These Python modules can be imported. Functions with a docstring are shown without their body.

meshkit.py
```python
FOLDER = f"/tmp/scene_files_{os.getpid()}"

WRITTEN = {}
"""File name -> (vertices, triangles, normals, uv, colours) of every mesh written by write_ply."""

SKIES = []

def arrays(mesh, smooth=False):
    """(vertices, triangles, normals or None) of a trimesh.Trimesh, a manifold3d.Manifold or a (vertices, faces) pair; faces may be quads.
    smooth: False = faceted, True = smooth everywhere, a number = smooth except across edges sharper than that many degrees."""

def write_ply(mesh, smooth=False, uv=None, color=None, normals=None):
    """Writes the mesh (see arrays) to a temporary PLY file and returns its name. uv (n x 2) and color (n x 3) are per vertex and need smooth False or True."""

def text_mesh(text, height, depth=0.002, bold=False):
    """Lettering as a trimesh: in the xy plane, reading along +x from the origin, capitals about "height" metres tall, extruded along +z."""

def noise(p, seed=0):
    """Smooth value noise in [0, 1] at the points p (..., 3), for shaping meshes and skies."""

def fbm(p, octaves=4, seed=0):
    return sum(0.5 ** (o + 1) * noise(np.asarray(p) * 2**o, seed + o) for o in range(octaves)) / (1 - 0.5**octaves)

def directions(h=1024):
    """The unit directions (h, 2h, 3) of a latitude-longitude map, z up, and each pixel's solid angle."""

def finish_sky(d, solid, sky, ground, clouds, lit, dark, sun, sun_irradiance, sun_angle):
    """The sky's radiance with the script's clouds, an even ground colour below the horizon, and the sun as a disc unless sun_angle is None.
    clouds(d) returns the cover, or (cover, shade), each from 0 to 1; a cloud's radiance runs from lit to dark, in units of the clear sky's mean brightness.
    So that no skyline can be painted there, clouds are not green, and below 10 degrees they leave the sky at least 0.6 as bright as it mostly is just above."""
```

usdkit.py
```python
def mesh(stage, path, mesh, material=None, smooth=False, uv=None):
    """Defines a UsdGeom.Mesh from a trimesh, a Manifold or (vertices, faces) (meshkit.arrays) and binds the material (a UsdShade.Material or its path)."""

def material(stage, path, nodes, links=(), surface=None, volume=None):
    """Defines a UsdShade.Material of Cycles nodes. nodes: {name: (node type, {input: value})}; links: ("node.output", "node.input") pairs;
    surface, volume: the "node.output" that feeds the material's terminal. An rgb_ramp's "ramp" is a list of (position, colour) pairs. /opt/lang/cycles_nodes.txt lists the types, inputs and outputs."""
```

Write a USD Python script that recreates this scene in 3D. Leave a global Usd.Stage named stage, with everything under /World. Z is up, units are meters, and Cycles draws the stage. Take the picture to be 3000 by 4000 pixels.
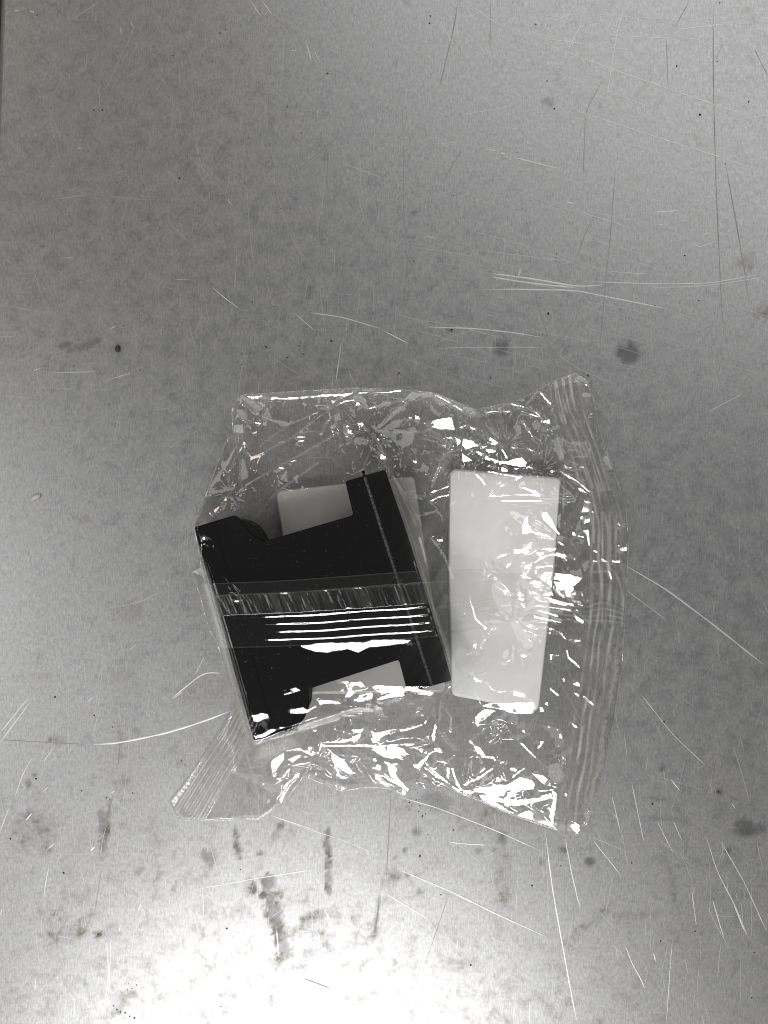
import math, numpy as np, trimesh, usdkit
from pxr import Usd, UsdGeom, UsdLux, UsdShade, Gf, Sdf, Vt
from scipy import sparse
from scipy.sparse.linalg import spsolve
from scipy.interpolate import RBFInterpolator, LinearNDInterpolator
from scipy.ndimage import gaussian_filter, distance_transform_edt, map_coordinates
from shapely.geometry import Polygon, LineString, Point
from shapely.ops import unary_union
import shapely
from meshkit import fbm, noise

stage = Usd.Stage.CreateInMemory()
UsdGeom.SetStageUpAxis(stage, 'Z'); UsdGeom.SetStageMetersPerUnit(stage, 1.0)
UsdGeom.Xform.Define(stage, '/World'); UsdGeom.Scope.Define(stage, '/World/Looks')

# ---------------------------------------------------------------- camera (looks straight down on the table)
MM = 0.001
S = 0.05                     # millimetres on the table per pixel of the 3000 x 4000 layout
H = 162.5                    # camera height, mm
cam = UsdGeom.Camera.Define(stage, '/World/camera')
cam.AddTranslateOp().Set(Gf.Vec3d(0, 0, H*MM))
cam.CreateFocalLengthAttr(26.0); cam.CreateHorizontalApertureAttr(24.0); cam.CreateVerticalApertureAttr(32.0)
cam.CreateClippingRangeAttr(Gf.Vec2f(0.005, 50.0)); cam.CreateExposureAttr(0.2)

# ---------------------------------------------------------------- lamps
def rect_lamp(name, pos, target, w, h, radiance, color):
    l = UsdLux.RectLight.Define(stage, '/World/'+name)
    pos, target = np.array(pos, float), np.array(target, float)
    z = (pos-target)/np.linalg.norm(pos-target)
    x = np.cross([0, 0, 1.0], z); x /= np.linalg.norm(x); y = np.cross(z, x)
    m = Gf.Matrix4d(*x, 0, *y, 0, *z, 0, *pos, 1)
    l.AddTransformOp().Set(m)
    l.CreateWidthAttr(w); l.CreateHeightAttr(h); l.CreateIntensityAttr(radiance); l.CreateColorAttr(Gf.Vec3f(*color))
    return l
LAMP1 = np.array([-0.15, -1.12, 1.20]); LAMP2 = np.array([0.62, 1.02, 1.22]); LAMP3 = np.array([-0.72, 0.72, 0.75])
rect_lamp('window_light', LAMP1, (0, 0, 0), 0.64, 0.48, 16.5, (1.0, 0.995, 1.0))
rect_lamp('added_window_halo', LAMP1*1.25, (0, 0, 0), 1.45, 1.15, 0.9, (1.0, 0.995, 1.0))  # added dim halo behind the window, softens the edges of film highlights
rect_lamp('added_left_light', (-1.15, -0.25, 1.35), (0, 0, 0), 0.9, 0.9, 2.3, (1.0, 0.995, 1.0))  # added unseen fill that brightens the left side of the steel
rect_lamp('added_upper_light', LAMP2, (0, 0, 0), 1.6, 1.1, 1.5, (0.995, 0.99, 1.0))  # added unseen fill for the upper right and the grey film facets
rect_lamp('side_lamp', LAMP3, (0, 0, 0), 0.10, 0.22, 9.0, (1.0, 0.80, 0.62))
dome = UsdLux.DomeLight.Define(stage, '/World/room_light')
usdkit.material(stage, '/World/Looks/room', {'b': ('background_shader', {'color': (1.0, 0.99, 0.97), 'strength': 0.035})}, surface='b.background')
UsdShade.MaterialBindingAPI.Apply(dome.GetPrim()).Bind(UsdShade.Material.Get(stage, '/World/Looks/room'))

# ---------------------------------------------------------------- helpers
used = {}
def path_for(name, parent=None):
    base = (parent.GetPath() if parent else Sdf.Path('/World')).pathString
    k = base+'/'+name; n = used.get(k, 0); used[k] = n+1
    return k if n == 0 else f'{k}_{n:03d}'
def tag(p, **kw):
    for k, v in kw.items(): p.SetCustomDataByKey(k, v)
    return p
def thing(name, label, category, group=None):
    p = UsdGeom.Xform.Define(stage, path_for(name)).GetPrim(); tag(p, label=label, category=category)
    if group: tag(p, group=group)
    return p
def obj(name, vf, mat, parent=None, smooth=False):
    """vf in millimetres"""
    if hasattr(vf, 'vertices'): vf = (vf.vertices, vf.faces)
    v, f = np.asarray(vf[0], float)*MM, np.asarray(vf[1])
    return usdkit.mesh(stage, path_for(name, parent), (v, f), M[mat], smooth=smooth).GetPrim()
def P(u, v, z):
    """the place on height z (mm) of a layout point"""
    u, v, z = np.broadcast_arrays(np.asarray(u, float), v, z); k = S*(1-z/H)
    return np.stack([(u-1500)*k, -(v-2000)*k, z], -1)
def world_poly(px, z):
    return Polygon(P(np.array(px)[:, 0], np.array(px)[:, 1], z)[:, :2])
def rounded(poly, r): return poly.buffer(-r, quad_segs=5).buffer(2*r, quad_segs=5).buffer(-r, quad_segs=5)
def loft(poly, levels):
    """closed solid: the outline of poly stacked at levels [(z, inset)], capped; z may be a function of xy"""
    poly = shapely.geometry.polygon.orient(poly.simplify(0.01))
    ring = np.array(poly.exterior.coords)[:-1]
    d = np.roll(ring, -1, 0)-ring; d /= np.linalg.norm(d, axis=1, keepdims=True)
    n1 = np.stack([d[:, 1], -d[:, 0]], 1); n0 = np.roll(n1, 1, 0)
    m = n0+n1; m /= np.maximum(0.3, (1+(n0*n1).sum(1)))[:, None]
    n = len(ring); V = []; F = []
    for z, inset in levels:
        xy = ring-m*inset
        zz = z(xy) if callable(z) else np.full(n, z)
        V.append(np.column_stack([xy, zz]))
    for k in range(len(levels)-1):
        a = np.arange(n)+k*n; b = np.roll(np.arange(n), -1)+k*n
        F += [np.stack([a, b, b+n], 1), np.stack([a, b+n, a+n], 1)]
    tv, tf = trimesh.creation.triangulate_polygon(Polygon(ring), engine='earcut')
    from scipy.spatial import cKDTree
    idx = cKDTree(ring).query(tv)[1]; tf = idx[tf]
    e = np.cross(ring[tf[:, 1]]-ring[tf[:, 0]], ring[tf[:, 2]]-ring[tf[:, 0]]); tf = np.where((e < 0)[:, None], tf[:, ::-1], tf)
    F += [tf+(len(levels)-1)*n, tf[:, ::-1]]
    return np.vstack(V), np.vstack(F)
def join(parts):
    V, F, n = [], [], 0
    for v, f in parts:
        V.append(np.asarray(v)); F.append(np.asarray(f)+n); n += len(v)
    return np.vstack(V), np.vstack(F)
def primvar(prim, name, values):
    UsdGeom.PrimvarsAPI(prim).CreatePrimvar(name, Sdf.ValueTypeNames.FloatArray, 'vertex').Set(Vt.FloatArray.FromNumpy(np.asarray(values, np.float32)))

# ---------------------------------------------------------------- materials
M = {}
def mat(name, nodes, links=(), surface='p.BSDF'):
    M[name] = usdkit.material(stage, '/World/Looks/'+name, nodes, links, surface=surface)
def film(name, ior, rough, haze, tint=0.985):
    nodes = {'g': ('geometry', {}), 'i': ('mix_float', {'a': ior, 'b': 1/ior, 'use_clamp': False}), 'fr': ('fresnel', {}),
             't': ('transparent_bsdf', {'color': (tint, tint, tint*0.992)}), 's': ('glossy_bsdf', {'color': (1, 1, 1), 'roughness': rough}),
             'd': ('diffuse_bsdf', {'color': (0.85, 0.85, 0.83)}), 'h': ('mix_closure', {'fac': haze}), 'm': ('mix_closure', {})}
    mat(name, nodes, [('g.backfacing', 'i.fac'), ('i.result', 'fr.IOR'), ('t.BSDF', 'h.closure1'), ('d.BSDF', 'h.closure2'),
                      ('fr.fac', 'm.fac'), ('h.closure', 'm.closure1'), ('s.BSDF', 'm.closure2')], 'm.closure')
film('back_film', 1.42, 0.06, 0.0015)
def glint_haze_film(name, ior, rough):  # attribute whitens the film: crease marks plus glint lines painted as haze
    nodes = {'g': ('geometry', {}), 'i': ('mix_float', {'a': ior, 'b': 1/ior, 'use_clamp': False}), 'fr': ('fresnel', {}), 'at': ('attribute', {'attribute': 'haze_glint'}),
             't': ('transparent_bsdf', {'color': (.98, .98, .97)}), 's': ('glossy_bsdf', {'color': (1, 1, 1), 'roughness': rough}),
             'd': ('diffuse_bsdf', {'color': (0.85, 0.85, 0.83)}), 'h': ('mix_closure', {}), 'm': ('mix_closure', {})}
    mat(name, nodes, [('g.backfacing', 'i.fac'), ('i.result', 'fr.IOR'), ('at.fac', 'h.fac'), ('t.BSDF', 'h.closure1'), ('d.BSDF', 'h.closure2'),
                      ('fr.fac', 'm.fac'), ('h.closure', 'm.closure1'), ('s.BSDF', 'm.closure2')], 'm.closure')
glint_haze_film('sealed_film', 1.6, 0.09); glint_haze_film('clear_film', 1.72, 0.06); glint_haze_film('crimped_film', 1.62, 0.2)
film('edge_film', 1.7, 0.12, 0.06, 0.93)
mat('steel', {
    'pos': ('geometry', {}), 'grime': ('attribute', {'attribute': 'grime'}), 'spot': ('attribute', {'attribute': 'spot'}),
    'm1': ('mapping', {'scale': (5200, 700, 1000)}), 'grain': ('noise_texture', {'scale': 1.0, 'detail': 3, 'roughness': 0.6}),
    'blot': ('noise_texture', {'scale': 300.0, 'detail': 7, 'roughness': 0.72}),
    'fine': ('noise_texture', {'scale': 1500.0, 'detail': 4, 'roughness': 0.75}),
    'br': ('rgb_ramp', {'ramp': [(0.27, (0.35, 0.351, 0.353)), (0.5, (0.412, 0.412, 0.412)), (0.72, (0.44, 0.44, 0.438))]}),
    'gr': ('map_range', {'from_min': 0.25, 'from_max': 0.75, 'to_min': 0.78, 'to_max': 1.18}),
    'fn': ('map_range', {'from_min': 0.3, 'from_max': 0.7, 'to_min': 0.82, 'to_max': 1.14}),
    'k1': ('mix_color', {'blend_type': 'multiply', 'fac': 1.0, 'use_clamp': False}), 'k2': ('mix_color', {'blend_type': 'multiply', 'fac': 1.0, 'use_clamp': False}),
    'gth': ('map_range', {'from_min': 0.46, 'from_max': 0.66, 'to_min': 0.0, 'to_max': 1.0, 'clamp': True}),
    'gsum': ('math', {'math_type': 'multiply', 'use_clamp': True}), 'gadd': ('math', {'math_type': 'add', 'value2': 0.28}),
    'gm': ('mix_color', {'b': (0.125, 0.115, 0.085)}), 'sm': ('mix_color', {'b': (0.055, 0.055, 0.055)}),
    'met': ('math', {'math_type': 'multiply_add', 'value2': -0.55, 'value3': 0.78, 'use_clamp': True}),
    'rough': ('map_range', {'from_min': 0.3, 'from_max': 0.7, 'to_min': 0.33, 'to_max': 0.41}),
    'bm': ('bump', {'strength': 0.20, 'distance': 0.00004}),
    'p': ('principled_bsdf', {'metallic': 0.9, 'roughness': 0.42, 'anisotropic': 0.0})},
    [('pos.position', 'm1.vector'), ('m1.vector', 'grain.vector'), ('pos.position', 'blot.vector'), ('pos.position', 'fine.vector'),
     ('blot.fac', 'br.fac'), ('grain.fac', 'gr.value'), ('fine.fac', 'fn.value'), ('br.color', 'k1.a'), ('gr.result', 'k1.b'), ('k1.result', 'k2.a'), ('fn.result', 'k2.b'),
     ('blot.fac', 'gth.value'), ('gth.result', 'gadd.value1'), ('gadd.value', 'gsum.value1'), ('grime.fac', 'gsum.value2'),
     ('k2.result', 'gm.a'), ('gsum.value', 'gm.fac'), ('gm.result', 'sm.a'), ('spot.fac', 'sm.fac'), ('sm.result', 'p.base_color'),
     ('gsum.value', 'met.value1'), ('met.value', 'p.metallic'), ('blot.fac', 'rough.value'), ('rough.result', 'p.roughness'),
     ('grain.fac', 'bm.height'), ('bm.normal', 'p.normal')])
mat('bright_scratch', {'p': ('principled_bsdf', {'base_color': (0.58, 0.58, 0.57), 'metallic': 0.7, 'roughness': 0.45})})
mat('dull_scratch', {'p': ('principled_bsdf', {'base_color': (0.47, 0.47, 0.46), 'metallic': 0.75, 'roughness': 0.45})})
mat('dark_scratch', {'p': ('principled_bsdf', {'base_color': (0.24, 0.235, 0.22), 'metallic': 0.4, 'roughness': 0.55})})
mat('speck', {'p': ('principled_bsdf', {'base_color': (0.03, 0.028, 0.025), 'roughness': 0.7})})
mat('pale_speck', {'p': ('principled_bsdf', {'base_color': (0.42, 0.40, 0.33), 'roughness': 0.6})})
mat('floor', {'p': ('principled_bsdf', {'base_color': (0.05, 0.032, 0.022), 'roughness': 0.8})})
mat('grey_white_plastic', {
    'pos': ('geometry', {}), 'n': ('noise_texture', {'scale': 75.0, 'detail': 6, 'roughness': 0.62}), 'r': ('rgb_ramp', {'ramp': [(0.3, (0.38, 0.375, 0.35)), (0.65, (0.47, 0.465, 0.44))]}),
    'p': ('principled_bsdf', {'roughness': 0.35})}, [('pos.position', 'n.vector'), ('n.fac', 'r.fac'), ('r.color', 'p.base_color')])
mat('black_plastic', {
    'pos': ('geometry', {}), 'dust': ('noise_texture', {'scale': 1500.0, 'detail': 2, 'roughness': 0.6}), 'area': ('noise_texture', {'scale': 130.0, 'detail': 3}),
    'd': ('map_range', {'from_min': 0.66, 'from_max': 0.74, 'to_min': 0.0, 'to_max': 0.30, 'clamp': True}),
    'ar': ('map_range', {'from_min': 0.42, 'from_max': 0.62, 'to_min': 0.0, 'to_max': 1.0, 'clamp': True}),
    'mul': ('math', {'math_type': 'multiply'}), 'c': ('mix_color', {'a': (0.0035, 0.0035, 0.0037), 'b': (0.30, 0.30, 0.29)}),
    'bm': ('bump', {'strength': 0.25, 'distance': 0.00005}),
    'p': ('principled_bsdf', {'roughness': 0.5, 'specular_ior_level': 0.07})},
    [('pos.position', 'dust.vector'), ('pos.position', 'area.vector'), ('dust.fac', 'd.value'), ('area.fac', 'ar.value'), ('d.result', 'mul.value1'), ('ar.result', 'mul.value2'),
     ('mul.value', 'c.fac'), ('c.result', 'p.base_color'), ('dust.fac', 'bm.height'), ('bm.normal', 'p.normal')])
mat('ridge_plastic', {
    'pos': ('geometry', {}), 'n': ('noise_texture', {'scale': 2600.0, 'detail': 3, 'roughness': 0.7}), 'r': ('rgb_ramp', {'ramp': [(0.42, (0.008, 0.008, 0.008)), (0.68, (0.10, 0.10, 0.097))]}),
    'p': ('principled_bsdf', {'roughness': 0.55})}, [('pos.position', 'n.vector'), ('n.fac', 'r.fac'), ('r.color', 'p.base_color')])
mat('white_plastic', {
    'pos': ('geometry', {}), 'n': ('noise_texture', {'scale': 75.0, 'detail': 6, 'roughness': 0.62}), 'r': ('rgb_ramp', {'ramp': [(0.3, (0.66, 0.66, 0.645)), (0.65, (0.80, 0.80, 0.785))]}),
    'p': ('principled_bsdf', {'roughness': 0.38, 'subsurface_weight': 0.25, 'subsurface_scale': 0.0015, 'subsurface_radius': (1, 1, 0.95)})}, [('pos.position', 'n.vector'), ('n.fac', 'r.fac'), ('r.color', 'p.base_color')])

# ---------------------------------------------------------------- floor far below the table, seen past its left edge
f = obj('floor', ([[-900, -700, -800], [700, -700, -800], [700, 700, -800], [-900, 700, -800]], [[0, 1, 2], [0, 2, 3]]), 'floor'); tag(f, kind='structure')

# ---------------------------------------------------------------- the steel table
table = thing('steel_table', 'scratched and stained grey steel table top under the plastic bag', 'table')
xs = np.unique(np.concatenate([np.linspace(-76, 80, 340), np.linspace(80, 260, 12)]))
ys = np.unique(np.concatenate([np.linspace(-260, -105, 10), np.linspace(-105, 105, 440), np.linspace(105, 260, 10)]))
X, Y = np.meshgrid(xs, ys)
edge = -73.9+(Y-100)*0.036                                   # the table's left edge runs slightly askew
W = (X+76)/(260+76)*1.0
X = np.where(X < 60, 60-(60-X)*(60-edge)/(60+76), X)
U, V = X/S+1500, 2000-Y/S
qq = np.stack([U/60, V/60, 0*U], -1)
wob = (fbm(qq, 5, 3)-0.5)
wob2 = (fbm(np.stack([U/22, V/22, 0*U], -1), 4, 8)-0.5)
wob3 = noise(np.stack([U/11, V/11, 0*U], -1), 18)-0.5
def blob(cu, cv, ru, rv, ang=0, soft=0.35):
    a = math.radians(ang); du, dv = U-cu, V-cv
    x, y = (du*math.cos(a)+dv*math.sin(a))/ru, (-du*math.sin(a)+dv*math.cos(a))/rv
    k = min(1, min(ru, rv)/38)
    r = np.sqrt(x*x+y*y)+(wob*1.1+wob2*1.5)*k+wob3*0.9*(1-k)
    return np.clip((1+soft-r)/(2*soft), 0, 1)
grime = 0.11+0.24*np.clip((V-2400)/1600, 0, 1)+0.25*np.clip(fbm(np.stack([U/160, V/260, 0*U], -1), 4, 41)-.45, 0, 1)*2*np.clip((V-1800)/1400, .25, 1)
for b in [(420, 330, 330, 300, 0, .32), (300, 700, 200, 160, 0, .30), (145, 3242, 110, 80, 0, .75), (262, 3631, 80, 75, 0, .8), (1225, 3604, 60, 55, 0, .8), (579, 3396, 70, 55, 0, .6),
          (1970, 3414, 42, 130, 0, .6), (2305, 3613, 22, 150, 45, .5), (2485, 3577, 110, 35, 0, .5), (2630, 3468, 20, 80, -5, .6), (1884, 3193, 80, 60, 20, .7), (1076, 3540, 30, 80, 0, 1.3),
          (1103, 3676, 26, 50, 0, 1.3), (1279, 3297, 12, 65, 0, 1.2), (1284, 3441, 14, 55, 0, 1.2), (922, 3290, 10, 65, -6, 1.2), (976, 3468, 26, 30, 0, 1.0), (1080, 3260, 40, 14, -50, 1.0),
          (411, 3233, 22, 75, 0, .9), (217, 2894, 36, 22, 30, 1.0), (690, 2950, 50, 40, 0, .5), (2925, 1020, 34, 34, 0, .9), (2990, 1220, 45, 30, 0, .8), (1120, 1500, 80, 60, 0, .6), (800, 2700, 120, 60, 0, .4),
          (480, 3070, 40, 60, 0, .6), (385, 3650, 22, 12, 0, 1.2), (2210, 2780, 120, 120, 0, .2), (1640, 3390, 120, 60, 0, .4), (460, 2640, 90, 40, 0, .4), (510, 2390, 60, 40, 0, .5), (620, 3240, 90, 90, 0, .4),
          (1500, 3420, 60, 100, 0, .5), (2040, 3200, 50, 40, 0, .5), (330, 2030, 40, 20, 0, .4), (1250, 2900, 160, 60, 0, .3), (1020, 3330, 20, 10, 0, 1), (1060, 3900, 20, 40, 0, .6), (1380, 3900, 60, 40, 0, .4)]:
    grime = np.maximum(grime, blob(*b[:5])*b[5])
spot = 0*U
for b in [(1962, 1365, 30, 30, 0, .55), (2459, 1374, 46, 36, 0, .62), (2911, 3236, 36, 34, 0, .55), (1627, 3251, 20, 16, 0, .5), (1961, 3279, 20, 26, 0, .6), (2201, 3319, 16, 16, 0, .6), (2300, 3364, 20, 20, 0, .65),
          (1550, 3423, 22, 24, 0, .55), (1640, 3482, 15, 15, 0, .5), (2806, 3093, 14, 12, 0, .6), (2585, 3003, 12, 10, 0, .5), (2842, 3324, 12, 10, 0, .55), (814, 3346, 30, 30, 0, .5), (411, 3250, 15, 50, 0, .4),
          (1580, 3320, 10, 10, 0, .6), (1868, 3322, 12, 12, 0, .4), (1700, 3130, 60, 30, 20, .35), (1076, 3568, 22, 40, 0, .5), (2950, 3235, 40, 16, 0, .4), (2115, 3370, 12, 14, 0, .4), (1590, 3420, 9, 9, 0, .6),
          (110, 3060, 10, 16, 0, .5), (360, 3060, 8, 8, 0, .4), (1760, 1290, 14, 10, 0, .5), (2140, 400, 24, 20, 0, .35), (1615, 830, 14, 10, 0, .4), (250, 1350, 40, 14, -15, .4), (165, 960, 16, 6, 0, .4),
          (2600, 3200, 60, 8, 5, .3), (2560, 3120, 50, 6, 5, .3)]:
    spot = np.maximum(spot, blob(*b[:5], soft=0.4)*b[5])
def stroke(pts, w_, strength):
    l = LineString(pts); a, b, c, d = l.buffer(w_*3).bounds; m_ = (U > a) & (U < c) & (V > b) & (V < d)
    r = np.full(U.shape, 9.0); r[m_] = shapely.distance(l, shapely.points(U[m_], V[m_]))/w_
    return np.clip((1.3-r-wob3*1.3-wob2*1.2)/0.7, 0, 1)*strength
for p_, w_, g_, d_ in [([(1045,3440),(1058,3540),(1085,3610),(1112,3725)],25,1.5,.45),([(920,3235),(926,3300),(936,3350)],9,1.4,.3),([(1275,3250),(1277,3325)],10,1.4,.35),([(1284,3345),(1280,3475)],11,1.4,.35),([(1060,3270),(1105,3215)],9,1.2,.2),([(395,3190),(405,3310)],16,.8,.3),([(425,3130),(428,3190)],8,.8,.3),
                       ([(2150,3720),(2370,3560)],13,.7,.0),([(1955,3320),(1975,3540)],26,.7,.0),([(2620,3400),(2640,3520)],10,.7,.1),([(470,2960),(475,2870)],12,.7,.1),([(1480,3500),(1465,3660),(1440,3660)],9,.9,.35),([(270,1370),(390,1330)],14,.5,.3)]:
    st = stroke(p_, w_, 1.0); grime = np.maximum(grime, st*g_); spot = np.maximum(spot, st*d_)
rs = np.random.default_rng(99)
for _ in range(420):                                        # small smudges, mostly along the brushing
    cu_, cv_ = rs.uniform(0, 3000), rs.uniform(0, 4000); a_ = rs.normal(0, .35); rl, rw = rs.uniform(10, 42), rs.uniform(5, 12)
    i0, i1 = np.searchsorted(-V[:, 170], [-cv_-60, -cv_+60]); m_ = slice(max(0, i0), i1)
    du, dv = U[m_]-cu_, V[m_]-cv_; x_, y_ = (du*math.cos(a_)+dv*math.sin(a_))/rw, (-du*math.sin(a_)+dv*math.cos(a_))/rl
    b_ = np.clip(1.2-np.sqrt(x_*x_+y_*y_)-wob3[m_]*1.2, 0, 1); st = rs.uniform(.10, .38)*(0.6+0.4*(cv_ > 2500))
    if rs.random() < .5: spot[m_] = np.maximum(spot[m_], b_*st)
    else: grime[m_] = np.maximum(grime[m_], b_*st*2.4)
ny, nx = X.shape
idx = np.arange(nx*ny).reshape(ny, nx)
quads = np.stack([idx[:-1, :-1], idx[:-1, 1:], idx[1:, 1:], idx[1:, :-1]], -1).reshape(-1, 4)
top = obj('table_top', (np.stack([X, Y, 0*X], -1).reshape(-1, 3), np.vstack([quads[:, [0, 1, 2]], quads[:, [0, 2, 3]]])), 'steel', table)
primvar(top, 'grime', np.clip(grime, 0, 1).ravel()); primvar(top, 'spot', spot.ravel())
le = np.stack([edge[:, 0], Y[:, 0]], 1)                      # rolled left edge and apron of the sheet
prof = [(0, 0), (-0.55, -0.15), (-1.0, -0.55), (-1.2, -1.2), (-1.2, -28)]
LV = np.concatenate([np.column_stack([le[:, 0]+dx, le[:, 1], np.full(len(le), dz)]) for dx, dz in prof]); n = len(le); LF = []
for k in range(len(prof)-1):
    a = np.arange(n-1)+k*n; LF += [np.stack([a, a+1, a+1+n], 1), np.stack([a, a+1+n, a+n], 1)]
lip = obj('table_edge', (LV, np.vstack(LF)), 'steel', table, smooth=True)
primvar(lip, 'grime', np.full(len(LV), 0.6)); primvar(lip, 'spot', np.full(len(LV), 0.1))

# scratches and specks
def crop(ox, oy, k, pts): return [(ox+k*x, oy+k*y) for x, y in pts]
K = 0.904
def ridge(pts, w, z=0.012, slope=0.20):
    """a burr of metal along a polyline: roof-shaped cross-section, tapering at both ends"""
    l = LineString(pts)
    n = max(4, int(l.length/14)); t = np.linspace(0, 1, n)
    c = np.array([l.interpolate(x, normalized=True).coords[0] for x in t])
    if len(pts) > 2 and n > 8:
        from scipy.ndimage import gaussian_filter1d
        c = gaussian_filter1d(c, 2.0, axis=0, mode='nearest')
    d = np.gradient(c, axis=0); d /= np.linalg.norm(d, axis=1, keepdims=True)+1e-9; nn = np.stack([-d[:, 1], d[:, 0]], 1)
    hw = 0.5*w*np.minimum(1, np.minimum(t, 1-t)*6+0.08)*(0.65+0.7*noise(np.column_stack([c/40, 0*t]), 5))
    a, b = c+nn*hw[:, None], c-nn*hw[:, None]
    V = np.vstack([P(a[:, 0], a[:, 1], z), P(c[:, 0], c[:, 1], z), P(b[:, 0], b[:, 1], z)])
    V[n:2*n, 2] += hw*S*slope
    i = np.arange(n-1)
    F = np.vstack([np.stack([i, i+n, i+n+1], 1), np.stack([i, i+n+1, i+1], 1), np.stack([i+n, i+2*n, i+2*n+1], 1), np.stack([i+n, i+2*n+1, i+n+1], 1)])
    e = np.cross(V[F[:, 1]]-V[F[:, 0]], V[F[:, 2]]-V[F[:, 0]])[:, 2]
    return V, np.where((e < 0)[:, None], F[:, ::-1], F)
B5 = [([(1080,0),(1130,75)],4),([(1130,0),(1180,70)],4),([(310,85),(440,0)],2),([(1325,185),(1345,265)],5),([(1355,215),(1385,270)],4),([(1250,220),(1290,215)],4),([(905,1230),(960,1280),(1050,1345)],4),([(1270,1350),(1360,1430)],3),
 ([(1330,1350),(1480,1370),(1659,1425)],4),([(1475,1480),(1450,1659)],4),([(330,640),(355,640)],5),([(285,1115),(315,1112)],4),([(475,1420),(500,1410)],6),([(750,1210),(830,1205)],2),([(140,1605),(175,1590)],5),([(210,1612),(430,1605)],3),
 ([(440,1650),(570,1610)],3),([(1465,700),(1659,770)],2),([(520,110),(525,150)],3),([(565,85),(578,125)],3),([(990,850),(985,870),(1010,890)],3),([(380,230),(365,310)],2),([(250,860),(380,840)],2),([(60,47),(85,45)],8),([(125,45),(150,55)],7),([(150,162),(162,164)],6)]
B6 = [([(660,175),(850,250),(1060,325),(1420,450),(1659,530)],4),([(790,465),(990,530),(1200,600),(1440,675),(1659,750)],4),([(760,320),(980,400),(1200,480)],3),([(450,1180),(640,1205),(840,1240),(960,1230)],8),([(450,1195),(640,1225),(840,1245)],7),
 ([(400,1250),(560,1250),(830,1255),(950,1280),(1250,1340)],6),([(840,1215),(1100,1225),(1400,1225),(1659,1180)],4),([(1130,1245),(1400,1235),(1659,1195)],3),([(165,1412),(400,1420),(580,1440),(705,1462)],5),([(0,1430),(110,1487)],4),
 ([(215,1505),(480,1500),(720,1500)],2),([(340,0),(490,105)],4),([(550,40),(900,100),(1220,150),(1400,180),(1659,210)],2),([(600,30),(1000,70),(1659,110)],2),([(700,115),(880,20)],3),([(790,230),(830,140),(860,95)],4),([(560,680),(760,730)],5),
 ([(500,660),(530,668)],5),([(790,873),(820,880)],7),([(1170,918),(1280,910)],5),([(1370,1020),(1410,1003)],5),([(1330,1060),(1370,1065),(1440,1040)],3),([(320,500),(570,455)],2),([(820,25),(760,130)],2),([(1050,0),(1010,120),(960,440)],3),
 ([(730,1520),(850,1600),(1000,1659)],2),([(1250,130),(1500,100)],4),([(240,90),(300,195)],3),([(170,1020),(230,1030)],3),([(800,905),(1000,960),(1120,1010)],2),([(950,1170),(1060,1180),(1150,1185)],3),([(1180,970),(1210,970)],4),([(640,160),(1090,220)],3),([(980,155),(1240,165)],3),([(430,640),(500,655)],4),([(400,1080),(840,1135)],2),([(1180,265),(1220,255)],3)]
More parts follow.
